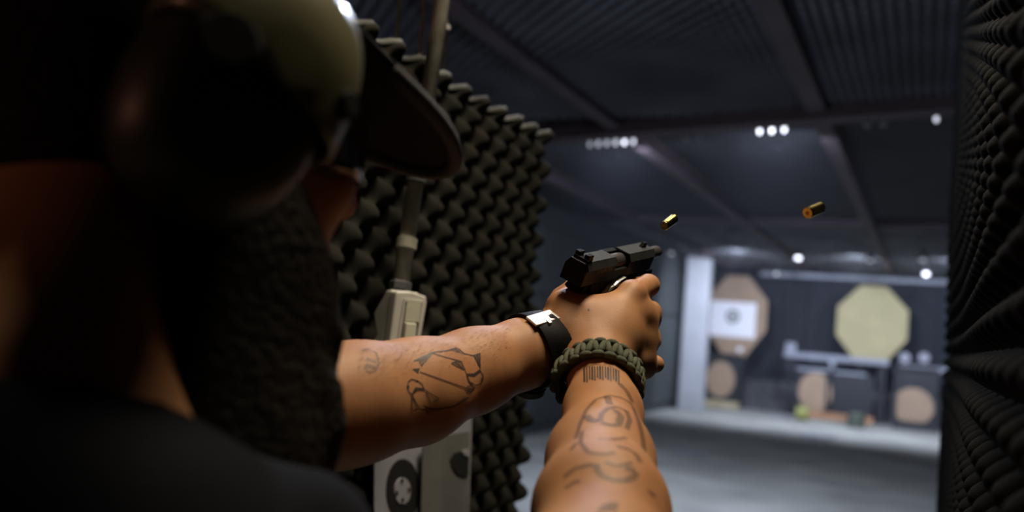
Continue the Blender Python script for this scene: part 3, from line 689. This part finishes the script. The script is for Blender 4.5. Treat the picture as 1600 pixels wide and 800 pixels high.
# beard
Bf = Field([axis_steps(Hc[0]-.16, Hc[0]+.20, [], .006), axis_steps(Hc[1]-.06, Hc[1]+.24, [], .006), axis_steps(Hc[2]-.34, Hc[2]+.05, [], .006)])
for s in (-1, 1): Bf.cap(HD(s*.062, .02, -.02), HD(s*.045, .055, -.09), .016, .026, .02)
Bf.cap(HD(0, .055, -.085), HD(.015, .048, -.17), .050, .055, .03); Bf.cap(HD(.015, .048, -.17), HD(.015, .040, -.25), .055, .03, .03)
Bf.cap(HD(.052, -.020, -.075), HD(.050, -.022, -.20), .030, .036, .03); Bf.cap(HD(.040, .020, -.07), HD(.045, .025, -.20), .038, .042, .03)
g = np.random.default_rng(9)
for _ in range(60):
    a = HD(g.uniform(-.03, .07), g.uniform(.0, .085), g.uniform(-.20, -.07)); Bf.cap(a, a+np.array([g.normal(0, .008), g.normal(0.004, .008), -g.uniform(.03, .06)]), .010, .003, .006)
bo = link('beard', Bf.mesh('beard'), 'beard', person, smooth=True); bo['label'] = 'long bushy dark beard'
for s in (-1, 1):
    bm = bmesh.new(); bmesh.ops.create_uvsphere(bm, u_segments=14, v_segments=10, radius=.0115, matrix=Matrix.Translation(HD(s*.031, .083, .012)))
    obj('eye', bm, 'eye', person, smooth=True)

# ------------------------------------------------------------------ tattoos: ink ribbons lying on the skin
def hit(px, py):
    r = _ray(px, py); loc, n, _, _ = bvh.ray_cast(Vector(CAM), Vector(r).normalized(), 2.0)
    return (loc, n) if loc is not None else None
def ribbon(bm, pts, w):
    P = []
    for (a, b) in zip(pts, pts[1:]):
        L = math.hypot(b[0]-a[0], b[1]-a[1]); n = max(1, int(L/3))
        P += [(a[0]+(b[0]-a[0])*i/n, a[1]+(b[1]-a[1])*i/n) for i in range(n)]
    P.append(pts[-1]); H_ = [hit(*p) for p in P]; prev = None
    for i, h in enumerate(H_):
        if h is None: prev = None; continue
        j = i+1 if i+1 < len(H_) and H_[i+1] else i-1
        if j < 0 or H_[j] is None: prev = None; continue
        t_ = (H_[j][0]-h[0]) * (1 if j > i else -1); s_ = t_.cross(h[1])
        if s_.length < 1e-9: continue
        s_.normalize(); c = h[0]+h[1]*0.0004
        cur = (bm.verts.new(c-s_*w/2), bm.verts.new(c+s_*w/2))
        if prev and (prev[2]-c).length < .02: bm.faces.new((prev[0], prev[1], cur[1], cur[0]))
        prev = (*cur, c)
def patch(bm, poly):
    """filled ink area: fan of small triangles"""
    xs = [p[0] for p in poly]; ys = [p[1] for p in poly]; c = (sum(xs)/len(xs), sum(ys)/len(ys)); ring = []
    n = len(poly); hs = []
    for i in range(n):
        a, b = poly[i], poly[(i+1) % n]; m_ = max(1, int(math.hypot(b[0]-a[0], b[1]-a[1])/4))
        hs += [(a[0]+(b[0]-a[0])*k/m_, a[1]+(b[1]-a[1])*k/m_) for k in range(m_)]
    levels = []
    for f in (1.0, .66, .33):
        levels.append([hit(c[0]+(p[0]-c[0])*f, c[1]+(p[1]-c[1])*f) for p in hs])
    hc = hit(*c)
    if hc is None or any(h is None for lv in levels for h in lv): return
    V_ = [[bm.verts.new(h[0]+h[1]*.0004) for h in lv] for lv in levels]; vc = bm.verts.new(hc[0]+hc[1]*.0004); k = len(hs)
    for a, b in zip(V_, V_[1:]):
        for i in range(k): bm.faces.new((a[i], a[(i+1) % k], b[(i+1) % k], b[i]))
    for i in range(k): bm.faces.new((V_[-1][i], V_[-1][(i+1) % k], vc))
def T2(pts): return [(620+x*160/985, 530+y*130/800) for x, y in pts]    # zoomed sketch of the fish tattoo
bm = bmesh.new(); w = 0.0011
for L in ([(165, 212), (340, 128), (480, 112), (575, 85), (650, 140), (740, 160), (800, 270)], [(340, 135), (420, 160), (620, 215), (655, 300), (670, 340), (700, 410), (720, 425)],
          [(215, 205), (235, 255), (335, 145)], [(155, 295), (220, 285)], [(220, 315), (660, 468)], [(500, 108), (575, 85)], [(560, 95), (600, 130)], [(600, 95), (650, 150)],
          [(735, 160), (798, 135), (800, 280)], [(755, 165), (785, 250)], [(775, 150), (795, 260)], [(525, 232), (580, 210), (620, 215)], [(525, 235), (645, 295)], [(560, 222), (630, 275)],
          [(800, 300), (825, 340), (830, 385), (800, 430), (760, 445), (720, 425)], [(670, 345), (685, 400), (720, 430)],
          [(660, 470), (690, 450), (750, 465), (720, 490), (670, 490), (655, 470)], [(670, 500), (720, 510)], [(680, 480), (740, 470)],
          [(100, 460), (110, 410), (140, 385), (195, 400), (240, 430), (260, 480)], [(100, 465), (115, 510), (145, 530)], [(140, 530), (145, 690), (210, 665), (145, 530)],
          [(260, 485), (405, 572), (330, 615), (280, 510)], [(150, 560), (205, 655)], [(250, 640), (330, 670), (430, 665)], [(205, 670), (280, 680), (290, 720), (270, 650)],
          [(430, 665), (500, 655), (560, 640), (620, 600), (690, 560)]):
    ribbon(bm, T2(L), w)
for Pg in ([(150, 285), (218, 283), (205, 335)], [(165, 212), (340, 130), (250, 205)], [(670, 330), (740, 340), (800, 285), (805, 310), (745, 358), (680, 352)],
           [(150, 505), (175, 462), (260, 470), (265, 492), (185, 492), (150, 530)], [(805, 370), (828, 370), (828, 395), (808, 395)], [(92, 445), (115, 440), (118, 475), (98, 478)],
           [(700, 415), (730, 415), (730, 435), (705, 432)], [(180, 395), (205, 395), (205, 412), (185, 412)]):
    patch(bm, T2(Pg))
fish = obj('tattoo', bm, 'ink', person); fish['label'] = 'line tattoo of two geometric fishes and an arrow'
bm = bmesh.new()
for Pg in ([(270, 650), (430, 660), (440, 675), (300, 715), (285, 700)], [(520, 650), (650, 545), (700, 565), (600, 625)], [(525, 232), (580, 210), (625, 218), (645, 290)], [(735, 160), (798, 140), (797, 255)], [(220, 212), (330, 148), (240, 245)], [(505, 108), (575, 88), (640, 145), (580, 130)]):
    patch(bm, T2(Pg))
o_ = obj('tattoo', bm, 'inksoft', person); o_['label'] = 'grey shading of the fish tattoo'; o_['kind'] = 'stuff'; bm = bmesh.new()
for Lp, ww in (([(566, 548), (575, 545), (588, 552), (592, 568), (586, 580), (574, 582), (570, 570)], .002), ([(572, 560), (588, 566)], .003), ([(572, 570), (586, 574)], .004)):
    ribbon(bm, Lp, ww)
o_ = obj('tattoo', bm, 'inksoft', person); o_['label'] = 'small mark tattooed near the elbow'; o_['kind'] = 'stuff'
# right forearm
bm = bmesh.new()
for k in range(14):
    x = 913+k*4.1; y0 = 575-5*math.sin(k/13*3.0)+k*0.35; ribbon(bm, [(x, y0), (x+0.5, y0+22+2*math.sin(k*2.1)-k*.25)], .0013 if k % 3 else .0019)
ribbon(bm, [(913, 574), (930, 570), (950, 571), (968, 580)], .001)
obj('tattoo', bm, 'ink', person)['label'] = 'barcode tattoo below the bracelet'
bm = bmesh.new()
def T3(pts): return [(820+x*280/933, 560+y*240/800) for x, y in pts]
for L, ww in (([(265, 420), (290, 340), (320, 270), (370, 215), (440, 195), (500, 205), (560, 240)], .0035), ([(390, 330), (400, 290), (430, 262), (480, 255), (530, 275), (545, 320), (530, 370)], .0045),
              ([(320, 300), (350, 330), (380, 320)], .006), ([(400, 335), (450, 350), (500, 345)], .005), ([(380, 420), (450, 425), (530, 415)], .004), ([(300, 380), (290, 440), (330, 490), (400, 500), (470, 490)], .0035),
              ([(480, 460), (530, 470), (580, 500), (600, 540)], .005), ([(560, 250), (590, 320), (610, 400), (620, 480)], .006), ([(205, 620), (260, 575), (330, 555), (390, 560)], .004),
              ([(370, 570), (400, 610), (460, 635), (530, 635), (580, 610), (570, 585), (520, 570)], .0050), ([(240, 480), (270, 440)], .004), ([(430, 200), (440, 240)], .006), ([(470, 270), (500, 300), (490, 340)], .006),
              ([(490, 130), (530, 170), (560, 230)], .006), ([(210, 680), (250, 650), (290, 640)], .004), ([(640, 690), (680, 720)], .004), ([(420, 540), (480, 560), (560, 545)], .003)):
    ribbon(bm, T3(L), ww)
patch(bm, T3([(370, 799), (400, 765), (450, 748), (490, 755), (480, 799)]))
o_ = obj('tattoo', bm, 'inksoft', person); o_['label'] = 'faded scroll tattoo on the right forearm'; o_['kind'] = 'stuff'
# mole on the hand
bm = bmesh.new(); patch(bm, [(918, 483), (921, 482), (921, 485), (919, 486)]); obj('mole', bm, 'ink', person)
# fine hairs along the left forearm
bm = bmesh.new(); g = np.random.default_rng(11)
for _ in range(900):
    u_ = g.uniform(0, 1); px = 560+u_*240; top = 541-(u_**1.4)*38; py = top+abs(g.normal(0, 26))+1
    h = hit(px, py)
    if h is None: continue
    tip = hit(px-g.uniform(4, 10), py+g.uniform(3, 7)); 
    if tip is None: continue
    dv = (tip[0]-h[0])
    if dv.length > .02: continue
    e = h[0]+dv*.8+h[1]*g.uniform(.0008, .002); s_ = dv.cross(h[1])
    if s_.length < 1e-9: continue
    s_ = s_.normalized()*.00006
    bm.faces.new([bm.verts.new(h[0]+s_), bm.verts.new(h[0]-s_), bm.verts.new(e)])
o = obj('arm_hair', bm, 'hairline', person); o['kind'] = 'stuff'

# ------------------------------------------------------------------ cap, glasses, ear muffs
capT = thing('cap', 'black baseball cap worn under the ear muffs, brim towards the pistol', 'cap', HD(0, 0, .05))
Cf = Field([axis_steps(Hc[0]-.13, Hc[0]+.13, [], .005), axis_steps(Hc[1]-.14, Hc[1]+.15, [], .005), axis_steps(Hc[2]+.0, Hc[2]+.18, [], .005)])
Cf.ell(HD(0, -.010, .045), (.083, .106, .105), .01, HR); Cf.cap(HD(-.2, -.05, -.03), HD(.2, -.05, -.03), .085, .085, .006, cut=True); Cf.cap(HD(-.2, .05, -.045), HD(.2, .05, -.045), .085, .085, .006, cut=True)
link('crown', Cf.mesh('crown'), 'cap', capT, smooth=True)
n, m_ = 18, 24; Pb = np.zeros((n, m_, 3))
for i in range(n):
    u_ = i/(n-1)
    for j in range(m_):
        a = math.radians(-62+124*j/(m_-1)); ra, rb = .084, .096
        inner = np.array([ra*math.sin(a), .0+rb*math.cos(a)]); ext = .112*max(0.0, math.cos(a*1.28))**.55
        r_, f_ = inner[0]*(1+.02*u_), inner[1]+ext*u_
        z_ = .088-.45*(f_-.045)-.008*(r_/.08)**2-.014*abs(r_/.08)**6
        Pb[i, j] = HD(r_, f_, z_)
o = link('brim', grid_mesh('brim', Pb), 'capbrim', capT, smooth=True); md = o.modifiers.new('t', 'SOLIDIFY'); md.thickness = .005
bm = bmesh.new(); tube(bm, [Pb[-1, j] for j in range(m_)], .0055, 8); obj('brim_edge', bm, 'brimedge', capT, smooth=True)
gl = thing('safety_glasses', 'dark wraparound shooting glasses under the cap brim', 'glasses', HD(0, .1, .01))
n, m_ = 8, 22; Pg = np.zeros((n, m_, 3))
for i in range(n):
    for j in range(m_):
        a = math.radians(-72+144*j/(m_-1)); Pg[i, j] = HD(.079*math.sin(a), .018+.098*math.cos(a), .035-.05*i/(n-1))
o = link('lens', grid_mesh('lens', Pg), 'lens', gl, smooth=True); o.modifiers.new('t', 'SOLIDIFY').thickness = .0025
for s in (-1, 1):
    bm = bmesh.new(); tube(bm, [HD(s*.076, .048, .026), HD(s*.080, .0, .022), HD(s*.079, -.03, .012)], .0025, 8); obj('temple_arm', bm, 'blackplastic', gl)

em = thing('ear_muffs', 'olive-green ear muffs with black headband over the cap', 'ear muffs', HD(0, 0, 0))
def superring(c, s, rf, ru, side, n=40, e=2.7, a0=0, a1=2*math.pi, closed=True):
    out = []
    for k in range(n if closed else n+1):
        a = a0+(a1-a0)*k/n; ca, sa = math.cos(a), math.sin(a)
        out.append((np.sign(ca)*abs(ca)**(2/e)*rf*s, np.sign(sa)*abs(sa)**(2/e)*ru*s, c))
    return out
def muff(side):
    tilt = math.radians(24)                      # the cup leans: its long axis runs from upper back to lower front
    def MP(f, u, r):
        ff = f*math.cos(tilt)+u*math.sin(tilt); uu = -f*math.sin(tilt)+u*math.cos(tilt)
        return Vector(HD(side*(.070+r), ff-.024, uu+.006))
    def M0(f, u, r): return Vector(HD(side*(.070+r), f-.020, u))
    def skin_rings(name, prof, m, a0=0, a1=2*math.pi, closed=True, rf=.046, ru=.064, n=44):
        bm = bmesh.new(); prev = None
        for (r, s) in prof:
            ring = [bm.verts.new(MP(f, u, c)) for f, u, c in superring(r, s, rf, ru, side, n, 2.6, a0, a1, closed)]
            if prev:
                kk = len(ring)
                for k in range(kk if closed else kk-1): bm.faces.new((prev[k], prev[(k+1) % kk], ring[(k+1) % kk], ring[k]))
            prev = ring
        if closed: bm.faces.new(prev)
        else:
            pass
        return obj(name, bm, m, em, smooth=True)
    skin_rings('ear_cushion', [(-.012, .80), (-.006, .95), (.004, .98), (.012, .90)], 'rubber')
    cup = skin_rings('cup', [(.006, .80), (.010, 1.0), (.020, 1.06), (.034, 1.03), (.046, .93), (.054, .78), (.058, .55), (.060, .25), (.0605, .02)], 'olivedark')
    sh_ = skin_rings('outer_shell', [(.012, 1.03), (.022, 1.12), (.036, 1.13), (.050, 1.05), (.060, .86), (.0655, .60), (.067, .40), (.0675, .02)], 'olive')
    bm = bmesh.new(); bm.from_mesh(sh_.data); kill = []
    nn_ = (hf*.62+hu); pc = Vector(Hc-hf*.020+hu*.004)
    bmesh.ops.bisect_plane(bm, geom=bm.verts[:]+bm.edges[:]+bm.faces[:], plane_co=pc, plane_no=Vector(nn_), clear_inner=True, dist=1e-6)
    bm.to_mesh(sh_.data); bm.free()
    sh_.data.polygons.foreach_set('use_smooth', [True]*len(sh_.data.polygons))
    md_ = sh_.modifiers.new('t', 'SOLIDIFY'); md_.thickness = .003; md_.offset = 0
    if side > 0:
        cb_ = BVHTree.FromPolygons([Vector(v.co) for v in cup.data.vertices], [p.vertices[:] for p in cup.data.polygons]); sbv = BVHTree.FromPolygons([Vector(v.co) for v in sh_.data.vertices], [p.vertices[:] for p in sh_.data.polygons])
        for (f, u, r, rad, h, nm, mm) in ((-.030, .018, .0600, .0150, .007, 'volume_knob', 'rubber'), (.034, .006, .047, .0075, .006, 'microphone_port', 'rubber'), (.026, -.036, .046, .0025, .002, 'screw', 'lampbody')):
            l0_, _, _, _ = (sbv if nm != 'screw' else cb_).ray_cast(M0(f, u, .15), Vector(-hr), .2); c = l0_ if l0_ is not None else M0(f, u, r); ax = (c-M0(f*.5, u*.5, r-.04)).normalized(); bm = bmesh.new(); lathe(bm, [(-.006, rad*1.1), (h*.6, rad), (h, rad*.8), (h, 0)], c, ax, 20); obj(nm, bm, mm, em, smooth=False)
        bm = bmesh.new()
        for q in range(2):
            for k in range(5):
                f0 = -.034+k*.008; u0 = -.010-q*.009; ps = []
                for (df, du) in ((0, 0), (.006, 0), (.006, .003), (0, .003)):
                    l_, n_, _, _ = cb_.ray_cast(M0(f0+df, u0+du-.55*(f0+df+.02), .12), Vector(-hr*side), .2)
                    if l_ is not None: ps.append(bm.verts.new(l_+Vector(hr*side)*.0006))
                if len(ps) == 4: bm.faces.new(ps)
        obj('raised_print', bm, 'olivetext', em)
    bm = bmesh.new(); tube(bm, [MP(0, .060, .03), MP(-.01, .085, .022), Vector(HD(side*.082, -.012, .11))], .006, 10); obj('band_arm', bm, 'blackplastic', em)
muff(1); muff(-1)
bm = bmesh.new(); prev = None
for k in range(25):
    a = math.radians(-78+156*k/24); c = (math.sin(a)*.098, math.cos(a)*.118+.045)
    ring = [bm.verts.new(HD(c[0]*s_, -.012+df, .0+c[1]*1.0+(s_-1)*.1)) for s_, df in ((1, -.014), (1.06, -.014), (1.06, .014), (1, .014))]
    if prev:
        for q in range(4): bm.faces.new((prev[q], prev[(q+1) % 4], ring[(q+1) % 4], ring[q]))
    prev = ring
obj('headband', bm, 'blackplastic', em, smooth=False)

# ------------------------------------------------------------------ wristwatch strap and cord bracelet
def wrist_ring(c, axis, n, off, start=None):
    axis = Vector(axis).normalized(); x = Vector(start)-axis*Vector(start).dot(axis); x.normalize(); y = axis.cross(x); out = []
    for k in range(n):
        a = 2*math.pi*k/n; d_ = x*math.cos(a)+y*math.sin(a)
        loc, nn, _, _ = bvh.ray_cast(Vector(c)+d_*.10, -d_, .1)
        rr = (loc-Vector(c)).length if loc is not None else .03
        out.append((d_, min(rr, .042)+off))
    return out
def smooth_r(ring, it=4):
    r = [q[1] for q in ring]
    for _ in range(it): r = [(r[i-1]+r[i]*2+r[(i+1) % len(r)])/4 for i in range(len(r))]
    return [(q[0], v) for q, v in zip(ring, r)]
wt = thing('wristwatch', 'black strap with a silver buckle on the left wrist', 'watch', PX(838, 548, .895))
ax_l = Vector(L_w-L_m3).normalized(); cw = Vector(PX(838, 548, .893)); camdir = Vector(CAM)-cw
rings = []
for s_, off in ((-.0125, .0010), (-.0125, .0040), (.0125, .0040), (.0125, .0010)):
    c = cw+ax_l*s_; rings.append([c+d_*r_ for d_, r_ in smooth_r(wrist_ring(c, ax_l, 48, off, camdir))])
bm = bmesh.new(); VV = [[bm.verts.new(p) for p in r_] for r_ in rings]
for q in range(4):
    for k in range(48): bm.faces.new((VV[q][k], VV[q][(k+1) % 48], VV[(q+1) % 4][(k+1) % 48], VV[(q+1) % 4][k]))
obj('strap', bm, 'strap', wt, bevel=0.0008, smooth=True)
def on_ring(px, py, lift):
    h = hit(px, py); return h[0]+h[1]*lift
# buckle lies on the upper camera side of the strap
ub = Vector((0, 0, 1)); up_l = (camdir.normalized()*0.62+ub*0.78); up_l = (up_l-ax_l*up_l.dot(ax_l)).normalized(); side_l = ax_l.cross(up_l).normalized()
loc, nn, _, _ = bvh.ray_cast(cw+up_l*.1, -up_l, .1); bc = loc+up_l*.0050
mtx = Matrix((( *ax_l, ), (*side_l,), (*up_l,))).transposed().to_4x4(); mtx.translation = bc
bm = bmesh.new()
box(bm, (0, 0, 0), (.031, .0165, .0026), mtx)
obj('buckle', bm, 'silver', wt, bevel=.0008)
bm = newbox((0, .0085, .0006), (.003, .006, .0030), mtx); obj('buckle_pin', bm, 'silver', wt)
# watch case on the far side of the wrist
up2 = -up_l; loc, nn, _, _ = bvh.ray_cast(cw+up2*.1, -up2, .1); bm = bmesh.new(); lathe(bm, [(0, .016), (.002, .018), (.008, .018), (.010, .016), (.010, .0)], loc+up2*.003, up2, 28); obj('watch_case', bm, 'lampbody', wt)

br = thing('cord_bracelet', 'olive-green braided cord bracelet on the right wrist', 'bracelet', PX(945, 585, .85))
cb = Vector(PX(944, 597, .848)); axr = Vector(R_w-R_m2).normalized(); axr = (axr + Vector((0.10, 0, .16))).normalized()
NB = 42; ring = smooth_r(wrist_ring(cb, axr, NB, .0042, Vector((0, 0, 1))), 3)
bm = bmesh.new(); tube(bm, [cb+d_*(r_-.001) for d_, r_ in ring]+[cb+ring[0][0]*(ring[0][1]-.001)], .0045, 10, False); obj('core', bm, 'cord', br, smooth=True)
for s_ in (-.0085, .0085):
    c_ = cb+axr*s_; rg = smooth_r(wrist_ring(c_, axr, NB, .0032, Vector((0, 0, 1))), 3); bm = bmesh.new(); tube(bm, [c_+d_*r_ for d_, r_ in rg]+[c_+rg[0][0]*rg[0][1]], .0030, 10, False); obj('core', bm, 'cord', br, smooth=True)
def loopmesh(pts, r): 
    bm = bmesh.new(); tube(bm, pts, r, 10); return bm
for k in range(NB):
    d0, r0 = ring[k]; d1, r1 = ring[(k+1) % NB]; dm = (d0+d1).normalized(); rm = (r0+r1)/2; tg = (d1-d0).normalized()
    # crossing strands in the middle, slanted in alternate directions
    sl_ = 1 if k % 2 else -1
    c = cb+dm*(rm+.0028)
    pts = [c+axr*(.0095*f)+tg*(.0016*sl_*f)+dm*(.0012*(1-f*f)-.0012) for f in (-.9, -.5, 0, .5, .9, 1.15)]
    obj('cord_loop', loopmesh(pts, [.0018, .0027, .0030, .0028, .0024, .0014]), 'cord', br, smooth=True)
    if k % 2 == 0:
        for s_ in (-1, 1):
            c = cb+d1*(r1+.0008)+axr*(s_*.0110); tg2 = axr.cross(d1).normalized()
            pts = [c+tg2*(.0060*f)+d1*(.0012*(1-f*f)) for f in (-1, -.75, -.3, .3, .75, 1)]
            obj('cord_loop', loopmesh(pts, [.0010, .0026, .0034, .0034, .0026, .0010]), 'cord', br, smooth=True)

# ------------------------------------------------------------------ pistol
O = Vector(PX(890, 441, .892)); fwd = (Vector(PX(1008, 412, 1.05))-O).normalized()
up = Vector((0, 0, 1)); up = (up-fwd*up.dot(fwd)).normalized(); rt = fwd.cross(up)
CANT = math.radians(24); up, rt = (up*math.cos(CANT)+rt*math.sin(CANT)), (rt*math.cos(CANT)-up*math.sin(CANT))
GM = Matrix((( *rt, ), (*fwd,), (*up,))).transposed().to_4x4(); GM.translation = O
gun = thing('pistol', 'black semi-automatic pistol with its slide blown back, gripped in both hands', 'pistol', O)
def gp(x, y, z): return GM @ Vector((x, y, z))
def gprism(name, poly, x0, x1, m, bevel=.0008, par=None):
    bm = bmesh.new(); prism(bm, poly, lambda p: gp(x0, *p), lambda p: gp(x1, *p)); return obj(name, bm, m, par or gun, bevel=bevel)
def gsec(bm, sec, y0, y1, top0=None): prism(bm, sec, lambda p: gp(p[0], y0, p[1]), lambda p: gp(p[0], y1, p[1])); return bm
SL = .172
sec = [(-.0128, 0), (.0128, 0), (.0128, .017), (.0085, .0245), (-.0085, .0245), (-.0128, .017)]
bm = bmesh.new(); gsec(bm, sec, 0.0, .070); slide = obj('slide', bm, 'gun', gun, bevel=.0007)
bm = bmesh.new(); gsec(bm, [(-.0128, 0), (.0128, 0), (.0128, .011), (-.0128, .011)], .070, .104); box(bm, (-.0095, .087, .0170), (.0065, .034, .0120), GM); obj('slide_rail', bm, 'gun', slide)
bm = bmesh.new(); gsec(bm, sec, .104, SL); obj('slide_nose', bm, 'gun', slide, bevel=.0007)
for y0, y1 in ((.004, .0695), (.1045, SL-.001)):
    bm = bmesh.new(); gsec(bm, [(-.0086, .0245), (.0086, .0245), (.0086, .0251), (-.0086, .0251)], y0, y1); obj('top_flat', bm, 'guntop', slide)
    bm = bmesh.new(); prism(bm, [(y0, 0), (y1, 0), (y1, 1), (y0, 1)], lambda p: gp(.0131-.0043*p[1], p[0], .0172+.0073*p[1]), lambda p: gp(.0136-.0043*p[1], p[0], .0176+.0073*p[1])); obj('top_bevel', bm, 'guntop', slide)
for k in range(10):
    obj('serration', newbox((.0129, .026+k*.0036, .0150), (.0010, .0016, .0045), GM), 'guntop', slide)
bm = bmesh.new(); box(bm, (-.0055, .010, .0285), (.0055, .010, .007), GM); box(bm, (.0055, .010, .0285), (.0055, .010, .007), GM); box(bm, (0, .010, .0262), (.0165, .012, .003), GM); obj('rear_sight', bm, 'gun', slide, bevel=.0005)
bm = bmesh.new(); prism(bm, [(.150, .025), (.163, .025), (.160, .0305), (.154, .0305)], lambda p: gp(-.002, *p), lambda p: gp(.002, *p)); obj('front_sight', bm, 'gun', slide)
bm = bmesh.new(); lathe(bm, [(0, .0086), (.034, .0086), (.034, .0095), (.102, .0072), (.136, .0072), (.1365, .0060), (.1365, .0046), (.12, .0046)], gp(0, .072, .0135), fwd, 24, cap=False); obj('barrel', bm, 'barrel', gun, smooth=False)
# the frame stays forward while the slide is back
bm = bmesh.new(); gsec(bm, [(-.0118, -.018), (.0118, -.018), (.0122, -.001), (-.0122, -.001)], .028, .150); gsec(bm, [(-.0105, -.016), (.0105, -.016), (.0115, -.002), (-.0115, -.002)], .150, .188); obj('frame', bm, 'polymer', gun, bevel=.001)
gprism('dust_cover_lug', [(.176, -.004), (.190, -.004), (.191, -.012), (.186, -.018), (.176, -.016)], -.0108, .0108, 'polymer')
gprism('beavertail', [(.040, -.001), (.018, -.003), (.010, -.008), (.016, -.012), (.036, -.020)], -.010, .010, 'polymer', .002)
gprism('grip', [(.034, -.010), (.078, -.016), (.070, -.05), (.052, -.115), (.006, -.112), (.026, -.045)], -.0145, .0145, 'polymer', .004)
gprism('magazine_base', [(.054, -.113), (.056, -.120), (.004, -.117), (.005, -.111)], -.0135, .0135, 'polymer', .001)
bm = bmesh.new(); tube(bm, [gp(0, y, z) for y, z in ((.078, -.018), (.084, -.038), (.100, -.047), (.122, -.045), (.132, -.032), (.134, -.016))], .0045, 10); obj('trigger_guard', bm, 'polymer', gun, smooth=True)
gprism('trigger', [(.098, -.016), (.104, -.016), (.103, -.030), (.108, -.040), (.104, -.041), (.098, -.030)], -.003, .003, 'gun')
gprism('hammer', [(.030, -.006), (.018, .002), (.010, .002), (.008, -.003), (.020, -.010)], -.004, .004, 'gun')
gprism('slide_stop', [(.068, -.0050), (.074, -.0042), (.080, -.0010), (.098, .0020), (.100, -.0020), (.084, -.0060), (.074, -.0075), (.062, -.0150), (.058, -.0148)], .0122, .0185, 'silver', .0006)
for k in range(5): obj('slide_stop_ridge', newbox((.0188, .084+k*.0027, -.0014+k*.0006), (.0008, .0011, .0042), GM), 'gun', gun)
gprism('ejector_block', [(.071, .011), (.080, .011), (.080, .020), (.071, .023)], -.006, .008, 'gun')
bm = bmesh.new(); lathe(bm, [(0, .0022), (.001, .0020)], gp(.0122, .150, -.009), rt, 10); obj('frame_pin', bm, 'silver', gun)

# ------------------------------------------------------------------ ejected casings in the air
def casing(label, a, b, glen):
    a, b = Vector(a), Vector(b); d_ = (b-a).normalized(); t = thing('brass_casing', label, 'casing', a, 'ejected casings')
    bm = bmesh.new(); r = .0050
    lathe(bm, [(0, .0019), (0, r*.92), (.0004, r), (.0013, r), (.0014, r*.86), (.0024, r*.86), (.0030, r*.985), (glen, r*.97), (glen, r*.88), (.006, r*.85)], a, d_, 24, cap=False); obj('case', bm, 'brass', t, smooth=False)
    bm = bmesh.new(); lathe(bm, [(-.0001, .0), (-.0001, .0019), (.001, .0019)], a, d_, 14, cap=False); obj('primer', bm, 'primer', t)
casing('brass casing tumbling just above the pistol muzzle', PX(1037.5, 353, .915), PX(1057, 339, .930), .019)
casing('brass casing flying right, far from the pistol', PX(1261.5, 333, .760), PX(1291, 320, .775), .019)

# ------------------------------------------------------------------ powder smoke hanging in the range
HZ = 0.0022
bm = newbox(((XL+XR)/2, 12.6, ZC/2), (XR-XL-0.02, 17.6, ZC-0.02))
hz = bpy.data.materials.new('smoke_haze'); hz.use_nodes = True; nt = hz.node_tree; nt.nodes.remove(nt.nodes['Principled BSDF'])
vs = nt.nodes.new('ShaderNodeVolumeScatter'); vs.inputs['Color'].default_value = (0.75, 0.80, 1.0, 1); vs.inputs['Density'].default_value = HZ; vs.inputs['Anisotropy'].default_value = 0.2
nt.links.new(vs.outputs[0], nt.nodes['Material Output'].inputs['Volume'])
if HZ > 0:
    o = obj('smoke_haze', bm, hz); tag(o, 'thin bluish powder smoke hanging in the range', 'smoke', kind='stuff')
